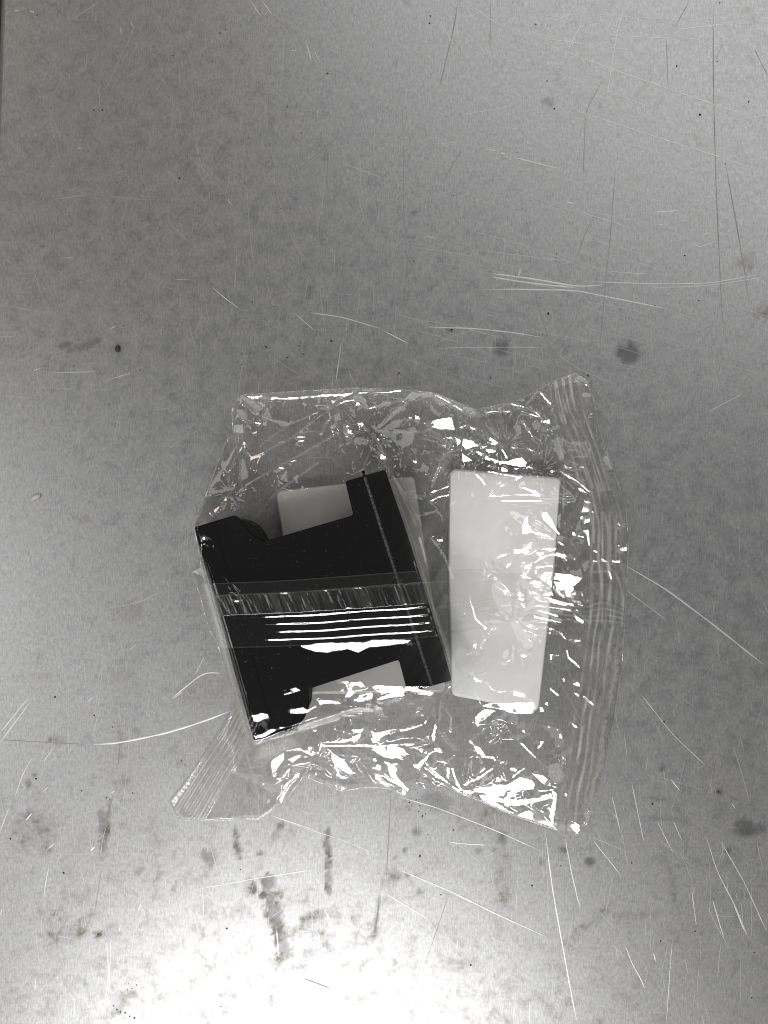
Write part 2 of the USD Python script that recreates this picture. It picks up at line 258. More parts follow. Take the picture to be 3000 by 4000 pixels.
B7 = [([(390,230),(500,225),(700,185),(850,140),(1010,80)],9),([(0,180),(130,20)],5),([(745,35),(790,0)],4),([(375,50),(405,20)],4),([(60,470),(100,350),(150,270)],3),([(0,610),(40,500)],3),([(185,310),(240,230)],3),([(110,560),(140,525)],5),([(180,440),(210,410)],3),
 ([(390,690),(410,670)],6),([(195,690),(240,655)],3),([(480,440),(498,430)],5),([(215,740),(190,860),(190,910)],3),([(595,950),(610,915)],5),([(875,840),(880,980)],3),([(520,1010),(515,1040)],4),([(460,1070),(470,1230),(440,1420)],5),([(480,1060),(470,1310)],3),
 ([(1195,1030),(1205,1150)],5),([(780,1030),(790,1160),(810,1250)],3),([(320,1320),(320,1400)],4),([(155,1240),(150,1300)],4),([(0,970),(10,940)],5),([(1080,1060),(1085,1250)],3),([(1130,1070),(1090,1230)],3),([(830,860),(1100,810),(1390,765)],3),([(1180,540),(1360,600)],4),
 ([(1250,570),(1500,650),(1659,720)],2),([(720,1310),(760,1400)],3),([(1310,1160),(1460,1120)],3)]
B8 = [([(695,590),(730,860),(780,1140),(835,1438)],7),([(780,620),(810,780),(850,950)],4),([(40,450),(220,500),(480,600),(700,700)],4),([(40,760),(300,870),(480,960),(720,1070)],5),([(0,870),(200,990)],4),([(270,650),(350,660),(460,665)],4),([(1240,380),(1280,430)],8),
 ([(1070,390),(1125,660)],4),([(985,450),(1020,600)],4),([(1390,620),(1440,780),(1520,930),(1580,1080)],4),([(1510,915),(1560,1040)],6),([(1450,640),(1560,830),(1659,1050)],4),([(1330,860),(1350,1010)],4),([(1420,900),(1470,1070)],4),
 ([(1040,1090),(1080,1200),(1115,1240),(1130,1300)],4),([(1165,1130),(1175,1170)],7),([(1245,1080),(1220,1438)],3),([(1100,0),(1250,190),(1400,330)],4),([(900,640),(1020,790)],4),([(320,1070),(315,1110)],4),([(565,1340),(560,1438)],3),([(630,1330),(630,1438)],3),([(50,1250),(45,1400)],5),([(1500,480),(1520,510)],4),([(1180,560),(1250,700)],3),([(1290,650),(1250,560)],3)]
D5 = [([(0,1020),(150,1100),(320,1240),(480,1350),(620,1440),(750,1540)],4),([(1480,575),(1400,640),(1280,740)],4),([(1370,560),(1420,660),(1410,780),(1450,1000),(1480,1350)],4),([(1350,870),(1370,1150),(1400,1420)],3),([(750,1150),(790,1240)],4),([(650,1210),(780,1265)],5),
 ([(830,860),(740,960),(640,1080)],5),([(1140,10),(1170,70),(1260,130)],3),([(370,210),(365,330)],3),([(1560,1060),(1580,1110)],4),([(1505,870),(1530,910)],4),([(560,1450),(700,1560)],2),([(560,1540),(740,1600)],2),([(295,590),(340,640)],4)]
D6 = [([(320,0),(300,130),(235,395)],4),([(1422,0),(1424,400),(1435,800),(1455,1250),(1470,1480)],4),([(1475,700),(1520,950),(1560,1180),(1580,1330)],4),([(1220,165),(1228,385)],3),([(460,0),(458,210)],3),([(960,320),(870,480),(860,800)],3),([(1000,720),(980,1000),(950,1300),(930,1550)],3),
 ([(1315,15),(1260,110)],3),([(1600,210),(1659,330)],3),([(645,1250),(690,1400),(755,1620)],4),([(850,1345),(790,1430),(740,1500)],4),([(185,1460),(180,1659)],4),([(930,900),(870,1000),(840,1100)],3),([(340,640),(250,790)],3),([(80,400),(85,900),(120,1450)],2),([(1465,180),(1430,270)],2),([(590,1150),(570,1240),(540,1260)],4)]
D7 = [([(0,210),(370,230)],3),([(520,200),(510,330)],4),([(490,450),(430,640)],4),([(440,760),(410,950)],3),([(1640,900),(1620,1060),(1590,1050)],5),([(1310,1240),(1430,1285)],4)]
D8 = [([(30,450),(10,800)],4),([(1250,540),(1380,560),(1560,600)],4),([(1330,440),(1659,495)],3),([(1210,680),(1380,675)],3),([(280,880),(170,1200)],2)]
bright = [(crop(ox, oy, K, p), w) for ox, oy, L in ((0, 0, B5), (1500, 0, B6), (0, 2700, B7), (1500, 2700, B8)) for p, w in L]
bright += [([(2423,2197),(2600,2300),(2800,2450),(3000,2610)],7), ([(877,2631),(799,2622),(660,2737)],5), ([(2766,1609),(2902,1537)],4), ([(800,2560),(760,2640)],3), ([(2440,2300),(2600,2420)],3), ([(0,2900),(120,2740)],4), ([(540,2510),(500,2545)],3), ([(640,2300),(560,2350),(400,2380)],2)]
dark = [(crop(ox, oy, K, p), w) for ox, oy, L in ((0, 0, D5), (1500, 0, D6), (0, 2700, D7), (1500, 2700, D8)) for p, w in L]
dark += [([(2459,1727),(2694,1654)],4), ([(2440,1800),(2450,2000)],2), ([(700,1500),(560,1400),(330,1240)],2)]
rng = np.random.default_rng(7)
dull = []
for _ in range(1700):                                          # hairlines: mostly along the brushing, some swept arcs
    u, v = rng.uniform(-20, 3000), rng.uniform(0, 4000); a = rng.normal(math.pi/2, 0.16) if rng.random() < 0.65 else rng.uniform(0, math.pi)
    L = rng.exponential(70)+25; c = rng.normal(0, 0.1)
    p = [(u+math.cos(a+c*t)*L*t, v+math.sin(a+c*t)*L*t) for t in (0, 0.35, 0.7, 1)]
    dull.append((p, rng.uniform(0.8, 2.1)))
for _ in range(140):                                          # long sweeping scours on the right
    u, v = rng.uniform(1500, 2900), rng.uniform(0, 1500); a = rng.normal(0.24, 0.08); L = rng.uniform(120, 600)
    dull.append(([(u, v), (u+math.cos(a)*L/2, v+math.sin(a)*L/2), (u+math.cos(a+.05)*L, v+math.sin(a+.05)*L)], rng.uniform(1.0, 2.2)))
for nm, lst, m_, zz in (('scratch_marks', bright, 'bright_scratch', 0.020), ('dark_scratches', dark, 'dark_scratch', 0.016), ('hairline_scratches', dull, 'dull_scratch', 0.010)):
    tag(obj(nm, join([ridge(p, w*(0.82 if m_ != 'dull_scratch' else 0.85), zz, 0.03 if m_ == 'dark_scratch' else 0.09) for p, w in lst]), m_, table), kind='stuff')
SP = [(0,0,[(405,477,6),(443,475,6),(775,770,8),(690,658,3),(508,790,4),(107,795,3),(340,795,3),(950,143,5),(975,128,4),(1415,318,6),(1240,461,4),(1303,576,4),(1432,1475,9),(1215,900,4),(1090,1305,5),(1185,1325,5),(1045,1530,5),(1045,1575,4),(1310,1530,5),(318,1582,4),(605,1600,4),(665,228,4),(160,65,4),(748,240,4),(135,840,3),(550,780,3),(1150,1500,6),(1290,1495,4),(1240,1545,5),(545,1010,3),(390,955,3)]),
 (1500,0,[(200,68,7),(197,100,5),(735,470,6),(1365,495,8),(300,845,4),(1575,440,6),(1265,285,6),(705,350,6),(293,1425,8),(65,1612,7),(1300,1105,6),(710,1355,8),(745,1095,4),(575,658,4),(1475,708,4),(1360,1298,4),(1170,1320,4),(655,105,6),(1440,265,4),(460,1630,4),(1450,12,5),(130,1130,4),(880,1622,7)]),
 (0,2700,[(155,378,7),(275,785,6),(45,637,7),(407,105,6),(485,155,4),(238,25,6),(353,430,5),(460,460,5),(215,850,3),(980,1025,6),(955,1363,5),(572,440,5),(425,1050,7),(1040,770,4),(555,1265,4),(570,1285,4),(550,1290,4),(590,1270,4),(490,1360,5),(505,1375,5),(520,1385,5),(540,1390,5),(560,1405,5),(580,1412,6),(150,275,3),(610,320,3),(785,300,4),(800,318,4)]),
 (1500,2700,[(155,712,7),(190,620,4),(1160,488,7),(1210,132,6),(765,755,5),(245,880,5),(375,1183,6),(1345,1037,6),(640,840,5),(110,480,6),(140,470,5),(155,495,5),(120,495,4),(300,600,5),(165,540,5),(180,530,5),(150,520,4),(1445,435,6),(1070,742,6),(1600,1130,5),(1590,1325,5),(1195,1080,6)])]
ss = []
for ox, oy, L in SP:
    for x, y, r in L:
        n = 8; th = np.linspace(0, 2*math.pi, n, endpoint=False); rr = r*K*0.75*rng.uniform(0.6, 1.25, n); asp = rng.uniform(0.65, 1.3)
        ring = np.column_stack([ox+K*x+np.cos(th)*rr, oy+K*y+np.sin(th)*rr*asp]); c = ring.mean(0)
        V = np.vstack([P(ring[:, 0], ring[:, 1], 0.02), P(ring[:, 0]*.5+c[0]*.5, ring[:, 1]*.5+c[1]*.5, 0.02+r*0.008), P(c[0], c[1], 0.02+r*0.010)[None]])
        i = np.arange(n); j = (i+1) % n
        ss.append((V, np.vstack([np.stack([j, i, i+n], 1), np.stack([j, i+n, j+n], 1), np.stack([j+n, i+n, np.full(n, 2*n)], 1)])))
tag(obj('dark_specks', join(ss), 'speck', table), kind='stuff')

# crumbs and a fibre lying loose on the table
def crumb(name, label, cat, u, v, ru, rv, h, m_, seed, ang=0):
    s = trimesh.creation.icosphere(2); d = s.vertices; k = 0.75+0.5*fbm(d*1.7+seed, 3, seed)
    a = math.radians(ang); q = d*k[:, None]*[ru*S, rv*S, h]
    q = np.column_stack([q[:, 0]*math.cos(a)-q[:, 1]*math.sin(a), q[:, 0]*math.sin(a)+q[:, 1]*math.cos(a), q[:, 2]])
    q[:, 2] -= q[:, 2].min()
    tag(obj(name, (q+P(u, v, 0.015), s.faces), m_, None, smooth=True), label=label, category=cat)
crumb('crumb', 'tiny black crumb on the bare steel left of the bag', 'crumb', 461, 1364, 9, 14, 0.35, 'speck', 2)
crumb('flake', 'small pale straw-coloured flake on the steel at the left edge', 'flake', 142, 1942, 20, 9, 0.3, 'pale_speck', 4, 25)
fv, ff = ridge([(2036, 1040), (2031, 1062), (2025, 1082)], 9, 0.03, 0.9)
tag(obj('straw_fibre', (fv, ff), 'pale_speck', None, smooth=True), label='short pale straw fibre on the scratched steel above the bag', category='fibre')

# ---------------------------------------------------------------- white plastic blocks
def block(name, label, px, zt, m_):
    """rounded block: px outlines its top, zt(u, v) its top height"""
    q = np.array(Polygon(px).buffer(-22, quad_segs=6).buffer(22, quad_segs=6).exterior.coords)[:-1]
    c = q.mean(0); pts = []
    for ins, dz in ((0, 0.55), (0.12, 0.22), (0.3, 0.05), (0.5, 0.0)):
        d = q-c; qi = q-d/np.linalg.norm(d, axis=1, keepdims=True)*ins/S
        z = np.array([zt(*t) for t in qi])-dz
        pts.append(P(qi[:, 0], qi[:, 1], z))
    xy = pts[0][:, :2]
    pts.append(np.column_stack([xy*0.995+xy.mean(0)*0.005, np.full(len(xy), 0.30)])); pts.append(np.column_stack([xy*0.98+xy.mean(0)*0.02, np.full(len(xy), 0.16)]))
    h = trimesh.convex.convex_hull(np.vstack(pts))
    tag(obj(name, h, m_, None, smooth=22), label=label, category='plastic block')
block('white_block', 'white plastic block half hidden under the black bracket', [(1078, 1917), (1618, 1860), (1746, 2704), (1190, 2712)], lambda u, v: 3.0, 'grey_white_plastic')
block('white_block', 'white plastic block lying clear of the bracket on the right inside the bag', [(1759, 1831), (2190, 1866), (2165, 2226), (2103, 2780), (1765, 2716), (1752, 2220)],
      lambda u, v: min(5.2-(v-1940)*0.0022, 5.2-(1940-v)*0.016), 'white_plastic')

# ---------------------------------------------------------------- the black bracket
br = thing('black_bracket', 'black plastic H-shaped bracket tilted inside the clear bag on the left', 'bracket')
HB = 12.0
outline = [(757,2060),(912,2013),(932,2026),(975,2080),(1025,2116),(1380,2012),(1348,1880),(1504,1834),(1600,2111),(1723,2513),(1733,2545),(1765,2658),(1592,2708),(1558,2578),(1203,2693),(1165,2706),(1150,2770),(1152,2848),(992,2896)]
plate = rounded(world_poly(outline, HB), 0.45)
obj('plate', loft(plate, [(HB-2.6, 0), (HB-0.16, 0), (HB-0.05, 0.06), (HB, 0.18)]), 'black_plastic', br, smooth=35)
def bpart(name, px, z0, z1, m_='black_plastic', r=0.2, ch=0.12):
    po = rounded(world_poly(px, z1), r) if r else world_poly(px, z1)
    return obj(name, loft(po, [(z0, 0), (z1-ch, 0), (z1, ch)]), m_, br, smooth=35)
bpart('left_wall', [(766,2066),(806,2054),(1035,2872),(996,2884)], 0.2, HB-2.62, r=0)
bpart('right_wall', [(1470,1852),(1502,1844),(1600,2120),(1720,2520),(1756,2650),(1722,2662)], 3.05, HB-2.62, r=0)
bpart('lower_flange', [(850,2052),(925,2026),(962,2036),(992,2054),(1018,2086),(1031,2111),(1000,2150),(900,2200),(850,2120)], 5.0, HB-0.25, ch=0.2)
bpart('lower_flange', [(1060,2730),(1203,2690),(1207,2730),(1205,2767),(1188,2809),(1152,2844),(1060,2866)], 5.0, HB-0.25, ch=0.2)
def ridge_part(p0, p1, w):
    d = np.array(p1, float)-p0; n_ = np.array([-d[1], d[0]])/np.linalg.norm(d)*w/2
    return [tuple(p0+n_), tuple(p1+n_), tuple(p1-n_), tuple(p0-n_)]
p0, p1 = np.array((1424, 1862.)), np.array((1687, 2676.))
obj('moulding_ridge', loft(world_poly(ridge_part(p0, p1, 13), HB), [(HB-0.3, 0), (HB+0.05, 0.0), (HB+0.22, 0.17)]), 'ridge_plastic', br)
p0, p1 = np.array((836, 2044.)), np.array((1046, 2779.))
obj('moulding_ridge', loft(world_poly(ridge_part(p0, p1, 7), HB), [(HB-0.3, 0), (HB+0.02, 0.0), (HB+0.10, 0.10)]), 'black_plastic', br)
bpart('moulding_nub', [(1413,1840),(1423,1836),(1430,1862),(1420,1866)], HB-2.0, HB-0.1, r=0)

# ---------------------------------------------------------------- the clear bag: a grid over the bag's outline, lifted to a creased surface
OUT = [(945,1543,7.5),(1080,1533,8),(1230,1524,8),(1383,1515,7.5),(1560,1520,7),(1690,1535,6),(1760,1560,5.5),(1810,1582,5),(1862,1600,4.2),(1960,1578,4),(2010,1572,4),(2050,1545,3.2),(2097,1522,2.6),(2160,1486,2.2),(2247,1456,2),(2302,1493,1.6),
 (2298,1515,1.5),(2324,1560,1.2),(2326,1600,1.2),(2345,1690,1.2),(2378,1780,1.3),(2408,1870,1.4),(2440,1950,1.5),(2450,2040,1.6),(2456,2120,1.6),(2452,2185,1.5),(2446,2330,1.4),(2440,2445,1.2),(2430,2600,1.0),(2400,2800,.8),(2360,3000,.8),(2303,3207,.8),(2288,3222,.8),(2256,3262,.8),
 (2240,3250,.8),(2170,3240,.8),(2020,3190,.9),(1960,3165,1),(1880,3130,1.1),(1801,3100,1.2),(1740,3068,1.3),(1704,3073,1.2),(1600,3090,1),(1577,3110,.9),(1555,3100,.9),(1519,3080,1),(1440,3074,1),(1334,3090,.9),(1260,3060,1.1),(1186,3032,1.2),(1135,3102,1.2),(1099,3145,1.2),(1010,3200,.7),
 (850,3203,.55),(706,3206,.6),(692,3186,.7),(664,3134,.8),(730,3050,.9),(800,2950,1.1),(871,2851,1.4),(910,2773,1.6),(900,2715,2),(877,2622,2.5),(853,2525,3),(817,2459,3.5),(799,2399,4),(783,2330,5),(768,2290,5.5),(752,2235,7.5),(786,2215,9.5),(774,2140,11.5),(757,2055,12.4),(785,1985,11),
 (811,1919,9.5),(850,1810,8),(883,1720,6.5),(910,1693,6),(908,1640,6),(906,1581,6.5)]
outp = np.array(OUT, float); OP = Polygon(outp[:, :2])
G = 3.0
gu = np.arange(640, 2490, G); gv = np.arange(1430, 3290, G)
UU, VV = np.meshgrid(gu, gv); NV, NU = UU.shape
inside = shapely.contains_xy(OP, UU, VV)
ctrl = [tuple(t) for t in OUT]
ring = OP.exterior
for t in np.linspace(0, 1, 140, endpoint=False):
    p = ring.interpolate(t, normalized=True)
    d = [ring.project(Point(o[0], o[1])) for o in OUT] if not ctrl[len(OUT):] and t == 0 else D_
    D_ = d
    o = np.argsort(D_); zz = np.interp(p.x*0+ring.project(p), np.array(D_)[o], outp[o, 2], period=ring.length)
    ctrl.append((p.x, p.y, zz))
hb = HB+0.9
ctrl += [(800,2080,hb),(950,2050,hb-.3),(1450,1900,hb),(1500,1860,hb),(1560,2060,hb),(1640,2300,hb),(1700,2500,hb),(1740,2640,hb-.2),(1300,2150,hb),(1100,2200,hb),(900,2250,hb),(950,2500,hb),(1020,2800,hb+.5),(1010,2875,hb+.2),(1130,2810,hb+.2),(1200,2600,hb),(1500,2500,hb),(1400,2350,hb),(1200,2400,hb),
 (1600,2660,hb-.2),(1150,1950,11.5),(1250,1900,12),(1150,1750,10.5),(1000,1700,9),(1350,1700,10.5),(1550,1720,9.5),(1700,1750,8),(1680,1950,9),(1700,2100,9.5),(1850,1750,7.5),(2000,1750,7),(2100,1700,5),(2200,1700,3),(1800,1860,6.6),(2150,1880,6.5),(1800,2200,6.5),(2140,2200,6.2),(1850,2500,6.1),(2080,2500,5.6),
 (1820,2690,5.3),(1920,2735,5.1),(2080,2760,5.0),(1950,2000,6.7),(2260,1950,4.5),(2300,2200,3.5),(2300,2400,3),(2220,2600,3.5),(2250,2800,2.5),(2250,3000,1.8),(2100,2950,1.9),(1900,2930,2.0),(1300,2725,11),(1450,2725,11),(1600,2725,11),(1730,2715,9.5),(1300,2800,5),(1450,2800,4.6),(1600,2800,4.4),(1720,2790,4.4),(1300,2900,3.4),(1500,2900,3.2),(1700,2900,3),(1200,2900,4.5),(1200,2960,3),(1100,2960,3),(1100,3050,1.3),(1000,2935,9),(1040,2990,2.6),(985,2990,2.6),(1000,3080,.95),(1000,3150,.8),(850,3100,.85),(880,3000,1.0),(940,2900,2.2),(1350,2980,2.6),(1550,3000,2.2),(1800,3020,1.9),(2000,3080,1.6),(2100,3150,1.3),(1900,2790,3.0),(2080,2810,2.8),(1900,2850,2.3),(2080,2880,2.2),(2160,2760,2.6)]
ctrl = np.array(ctrl); _, ui = np.unique(np.round(ctrl[:, :2]/4), axis=0, return_index=True); ctrl = ctrl[ui]
rbf = RBFInterpolator(ctrl[:, :2], ctrl[:, 2], kernel='thin_plate_spline', smoothing=0.5, neighbors=40)
cu, cv = UU[::4, ::4], VV[::4, ::4]
zc = rbf(np.column_stack([cu.ravel(), cv.ravel()])).reshape(cu.shape)
ZB = map_coordinates(zc, [((VV-gv[0])/G/4), ((UU-gu[0])/G/4)], order=1, mode='nearest'); ZB = np.clip(gaussian_filter(ZB, 4), 0.5, 13.5)
inb = shapely.contains_xy(Polygon(outline).convex_hull.buffer(4), UU, VV)
ZB = gaussian_filter(np.where(inb, HB+0.95+0.35*np.clip((VV-2640)/120, 0, 1), ZB), 3)

def gauss(cu_, cv_, r): return np.exp(-((UU-cu_)**2+(VV-cv_)**2)/(2*r*r))
AMP = 0.35+0*UU
for c in [(1980,1760,170,.75),(1500,1720,170,.45),(1700,1800,130,.5),(1080,1700,180,.15),(1300,2880,200,.35),(1600,2880,200,.45),(1900,2950,200,.25),(2090,3120,120,.5),(2280,1980,110,.5),(2140,2300,130,.6),(2050,2150,160,.15),(1770,2620,80,.3),(1850,2150,160,.12),(1850,2450,160,.15)]:
    AMP += c[3]*gauss(*c[:3])
brk = gaussian_filter(shapely.contains_xy(Polygon(outline).convex_hull.buffer(12), UU, VV).astype(float), 3)
low = np.clip((VV-2640)/80, 0, 1)
AMP *= 1-brk*(0.90-0.55*low)
def facets(spacing, amp, seed):
    """crumpled sheet: random heights on random points, joined by flat facets"""
    r = np.random.default_rng(seed); w = (gu[-1]-gu[0])+4*spacing; h_ = (gv[-1]-gv[0])+4*spacing; n_ = int(w*h_/spacing**2)
    p = np.column_stack([r.uniform(gu[0]-2*spacing, gu[-1]+2*spacing, n_), r.uniform(gv[0]-2*spacing, gv[-1]+2*spacing, n_)])
    q = np.stack([UU/170, VV/170, 0*UU], -1); du, dv = (fbm(q, 3, seed)-.5)*spacing*1.1, (fbm(q, 3, seed+9)-.5)*spacing*1.1
    return LinearNDInterpolator(p, r.normal(0, amp, n_))(UU+du, VV+dv)
CR = gaussian_filter(facets(150, 0.75, 1), 1.4)+gaussian_filter(facets(66, 0.26, 2), 1.1)+gaussian_filter(facets(30, 0.085, 3), .8)
for fu_, fv2, rad, k_, a_, ph_ in [(1700,2722,190,11,.30,.3),(2188,2095,170,13,.45,1.1),(1462,1690,190,9,.40,.5),(1800,1762,200,12,.45,2.0),(1962,1745,190,15,.40,.9),(1800,3098,200,9,.28,.2),(1240,2970,190,11,.30,1.7),(2010,2440,180,12,.30,.8),(945,1560,190,9,.35,.1),(900,1930,150,9,.30,.6),(2120,1830,150,10,.35,.4),(1330,1590,180,9,.40,2.2)]:
    r_ = np.hypot(UU-fu_, VV-fv2)+1; th = np.arctan2(VV-fv2, UU-fu_)+0.5*(fbm(np.stack([UU/90, VV/90, 0*UU], -1), 3, int(fu_))-.5)
    tri_ = np.abs(((th*k_/(2*math.pi)*1.0+ph_+0.6*noise(np.stack([th*2+9, 0*th, 0*th+fu_], -1), 8)) % 1)-.5)*2
    Z_FAN = locals().get('Z_FAN', 0)+a_*1.5*tri_*np.minimum(1, r_/60)*np.exp(-(r_/rad)**2)
flat = gaussian_filter(shapely.contains_xy(Polygon([(925,2740),(1010,2960),(1190,3040),(1100,3150),(1010,3210),(640,3230),(640,3120)]), UU, VV).astype(float), 6)
AMP *= 1-0.85*flat
Z0 = ZB+CR*AMP+gaussian_filter(Z_FAN, 1.0)*(1-brk*.9)

# the right-hand end seal and the loose corner's seal are pressed into long ribs
def axis_field(line, n_=400):
    l = LineString(line); pts = np.array([l.interpolate(t, normalized=True).coords[0] for t in np.linspace(0, 1, n_)])
    from scipy.spatial import cKDTree
    dd, ii = cKDTree(pts).query(np.column_stack([UU.ravel(), VV.ravel()])); t = np.gradient(pts, axis=0)
    sgn = np.sign(t[ii, 0]*(VV.ravel()-pts[ii, 1])-t[ii, 1]*(UU.ravel()-pts[ii, 0]))
    return (dd*sgn).reshape(UU.shape), (ii/n_).reshape(UU.shape)
SA, ST = axis_field([(2175,1400),(2200,1560),(2250,1720),(2325,1900),(2360,2050),(2368,2250),(2352,2450),(2318,2700),(2272,2950),(2225,3300)])
SEAL = inside & (np.abs(SA) < 78) & (ST > 0.03)
SEALm = gaussian_filter((np.abs(SA) < 78).astype(float), 1.5)
saw = lambda x: np.abs((x/29.0) % 1-0.5)*2
rib_amp = 0.30*(0.55+0.45*np.sin(ST*19+1))*np.clip(1.25-ST*0.75, .75, 1)
CRs = gaussian_filter(CR*AMP, 2)*0.55
FA, FT = axis_field([(965,2790),(905,2900),(832,3012),(735,3172)])
FLAP = inside & (np.abs(FA) < 62) & (FT > .01) & (FT < .99)
FLAPm = gaussian_filter(((np.abs(FA) < 62) & (FT > .01)).astype(float), 1.5)
Z0 = Z0*(1-SEALm)+SEALm*(ZB+CRs+rib_amp*saw(SA+4*np.sin(ST*40)))
Z0 = Z0*(1-FLAPm)+FLAPm*(ZB+0.3*CRs+0.60*saw((FA*1.35)/(0.8+0.3*FT)))

# creases seen in the picture, laid down as facets leaning so that they mirror the lamps
HL = []   # (shape in layout pixels, lamp, weight)
def cr(o, k=0.36166): return lambda pts: [(o[0]+k*x, o[1]+k*y) for x, y in pts]
A_, B_, C_, D_, E_, F_, G_, H_ = (cr(o) for o in ((700,1500),(1300,1450),(1900,1400),(1900,2000),(1300,2100),(900,2650),(1400,2650),(1800,2650)))
W3 = cr((600, 2200), 0.6028); W1 = cr((600, 1400), 0.6028)
def poly(c, lamp, *ps):
    for p in ps: HL.append((Polygon(c(p)).buffer(1.5), lamp))
def line(c, lamp, w, *ps):
    w = max(w, 4.0)
    for p in ps:
        l = LineString(c(p))
        if lamp != 3: HL.append((l.buffer(w), lamp)); continue
        n_ = max(1, round(l.length/42))
        for i in range(n_):
            HL.append((shapely.ops.substring(l, (i+.06)/n_, (i+.92)/n_, normalized=True).buffer(w), lamp))
poly(A_, 1, [(660,122),(980,150),(1240,140),(1659,104),(1659,124),(1240,162),(990,168),(830,152)])
poly(A_, 2, [(685,125),(760,160),(905,260),(840,285),(760,230)],[(290,1160),(380,1070),(480,920),(560,790),(680,545),(620,660),(510,830)],[(670,1040),(675,820),(720,900),(735,1010)],[(290,1165),(590,1110),(580,1130),(350,1185)],[(610,270),(690,300),(755,380),(670,380)],[(930,270),(970,265),(945,310)])
line(A_, 3, 3, [(695,620),(710,730),(790,800),(900,745),(1050,660),(1150,610)],[(1330,530),(1390,510),(1550,515),(1580,430),(1640,365)],[(535,960),(600,810),(680,670)],[(715,240),(740,380),(740,450)],[(780,745),(870,655)],[(780,530),(840,515)],[(1520,195),(1545,150)])
line(A_, 3, 6, [(355,1430),(400,1360),(450,1310),(520,1210)]); line(W1, 3, 5, [(330,1210),(385,1320),(430,1400),(475,1450),(545,1530)])
line(A_, 1, 2.5, [(1280,572),(1350,570)],[(1290,610),(1340,610)],[(1200,840),(1250,820)],[(1080,900),(1115,910)],[(820,410),(870,430)])
line(A_, 2, 3.5, [(720,1090),(1000,930),(1300,770),(1659,560)],[(910,365),(1060,410),(1190,430)])
poly(B_, 1, [(1000,640),(1050,580),(1130,510),(1280,490),(1310,630),(1140,620),(1060,600)],[(1355,610),(1430,575),(1540,610),(1659,690),(1659,730),(1560,650),(1440,600)],[(1190,715),(1300,700),(1380,740),(1370,850),(1330,770),(1290,730)],[(1390,740),(1480,740),(1600,790),(1440,840),(1390,800)],
 [(1540,850),(1659,900),(1659,960),(1560,890)],[(1390,880),(1450,930),(1510,965),(1400,980)],[(1180,930),(1170,1040),(1070,1250),(1065,1180),(1130,1050)],[(0,246),(170,236),(240,222),(170,258),(0,266)],[(885,480),(930,475),(935,520),(890,515)],[(810,490),(855,500),(840,512)],[(1350,600),(1365,480),(1385,460),(1375,560)],[(1580,805),(1659,795),(1659,845),(1590,835)],
 [(430,820),(500,860),(570,930),(545,985),(480,900)],[(850,970),(900,965),(905,990)])
poly(B_, 2, [(0,480),(60,440),(70,500),(200,630),(205,700),(180,775),(120,700),(50,600)],[(220,740),(300,725),(390,760),(370,785),(240,775)],[(480,380),(560,330),(620,320),(600,350),(500,385)],[(760,310),(880,245),(1080,238),(900,265)],[(220,250),(300,270),(375,385),(350,380)],[(960,1000),(1010,1020),(1020,1110),(980,1060)],[(750,790),(780,690),(860,660),(800,760)])
line(B_, 1, 2.2, [(880,1332),(1060,1258)],[(890,1345),(1000,1342)],[(1060,1310),(1250,1240)],[(1050,1405),(1130,1360),(1250,1330)],[(1545,1115),(1600,1160),(1635,1220)],[(0,340),(80,280),(170,255)],[(245,240),(380,222),(590,225),(720,205)],[(30,375),(130,320),(230,310),(290,360),(380,400),(470,380)],[(1100,250),(1250,330),(1390,420)],[(1385,850),(1300,885),(1190,900)])
line(B_, 2, 2.5, [(500,610),(650,480),(780,360)],[(440,610),(600,700),(740,800)],[(460,640),(620,660),(900,640)])
poly(B_, 1, [(260,560),(310,545),(400,650),(430,690),(350,640)],[(390,790),(435,700),(442,690),(430,830)],[(60,540),(120,540),(200,640),(200,700),(180,770),(125,690)])
poly(C_, 1, [(0,830),(0,870),(180,965),(170,945),(60,860)],[(0,960),(90,990),(100,1010),(40,1020),(0,1000)],[(0,1060),(120,1100),(240,1100),(380,1060),(430,1120),(430,1160),(360,1170),(240,1140),(100,1130),(0,1090)],[(150,1170),(220,1190),(220,1225),(160,1220)],[(290,1180),(350,1180),(330,1210)],
 [(610,680),(660,655),(700,700),(680,760),(600,800),(575,820)],[(380,1390),(410,1385),(600,1470),(590,1487)],[(840,1178),(1030,1158),(1060,1175),(850,1188)],[(990,1470),(1050,1500),(1060,1560),(1020,1659),(1150,1659),(1140,1550),(1060,1530)],[(450,1150),(420,1270),(405,1270),(500,1070)],[(990,1400),(1010,1395),(1100,1460),(1000,1430)])
poly(C_, 2, [(1250,1070),(1360,1100),(1390,1170),(1280,1140)],[(730,900),(780,850),(830,1080),(790,1090)],[(1030,385),(1090,365),(1110,410),(1040,400)],[(690,720),(770,735),(760,765),(690,770)],[(960,165),(1110,250),(1100,280),(1030,240)],[(300,860),(360,720),(370,800),(320,840)],[(500,690),(600,700),(560,780)])
line(C_, 1, 2.2, [(30,1490),(240,1475),(400,1465),(600,1485),(960,1490)],[(165,1535),(600,1535),(780,1550),(960,1535)],[(270,965),(410,955),(520,1010),(570,1020)],[(780,1210),(1000,1340),(1110,1440)],[(440,1170),(600,1200),(740,1215)],[(20,1220),(360,1280)],[(370,1270),(150,1380),(130,1440),(160,1485)],[(0,585),(60,568),(250,570)],[(340,1275),(150,1390)],[(160,970),(225,1075)],[(0,900),(170,960)],[(580,370),(690,490)],[(420,510),(550,360)],[(640,270),(750,220),(960,158)],[(270,490),(430,530),(560,600),(610,670)],[(370,565),(560,630)],[(700,585),(715,530)],[(1125,605),(1220,565)],[(380,670),(440,760),(520,880)])
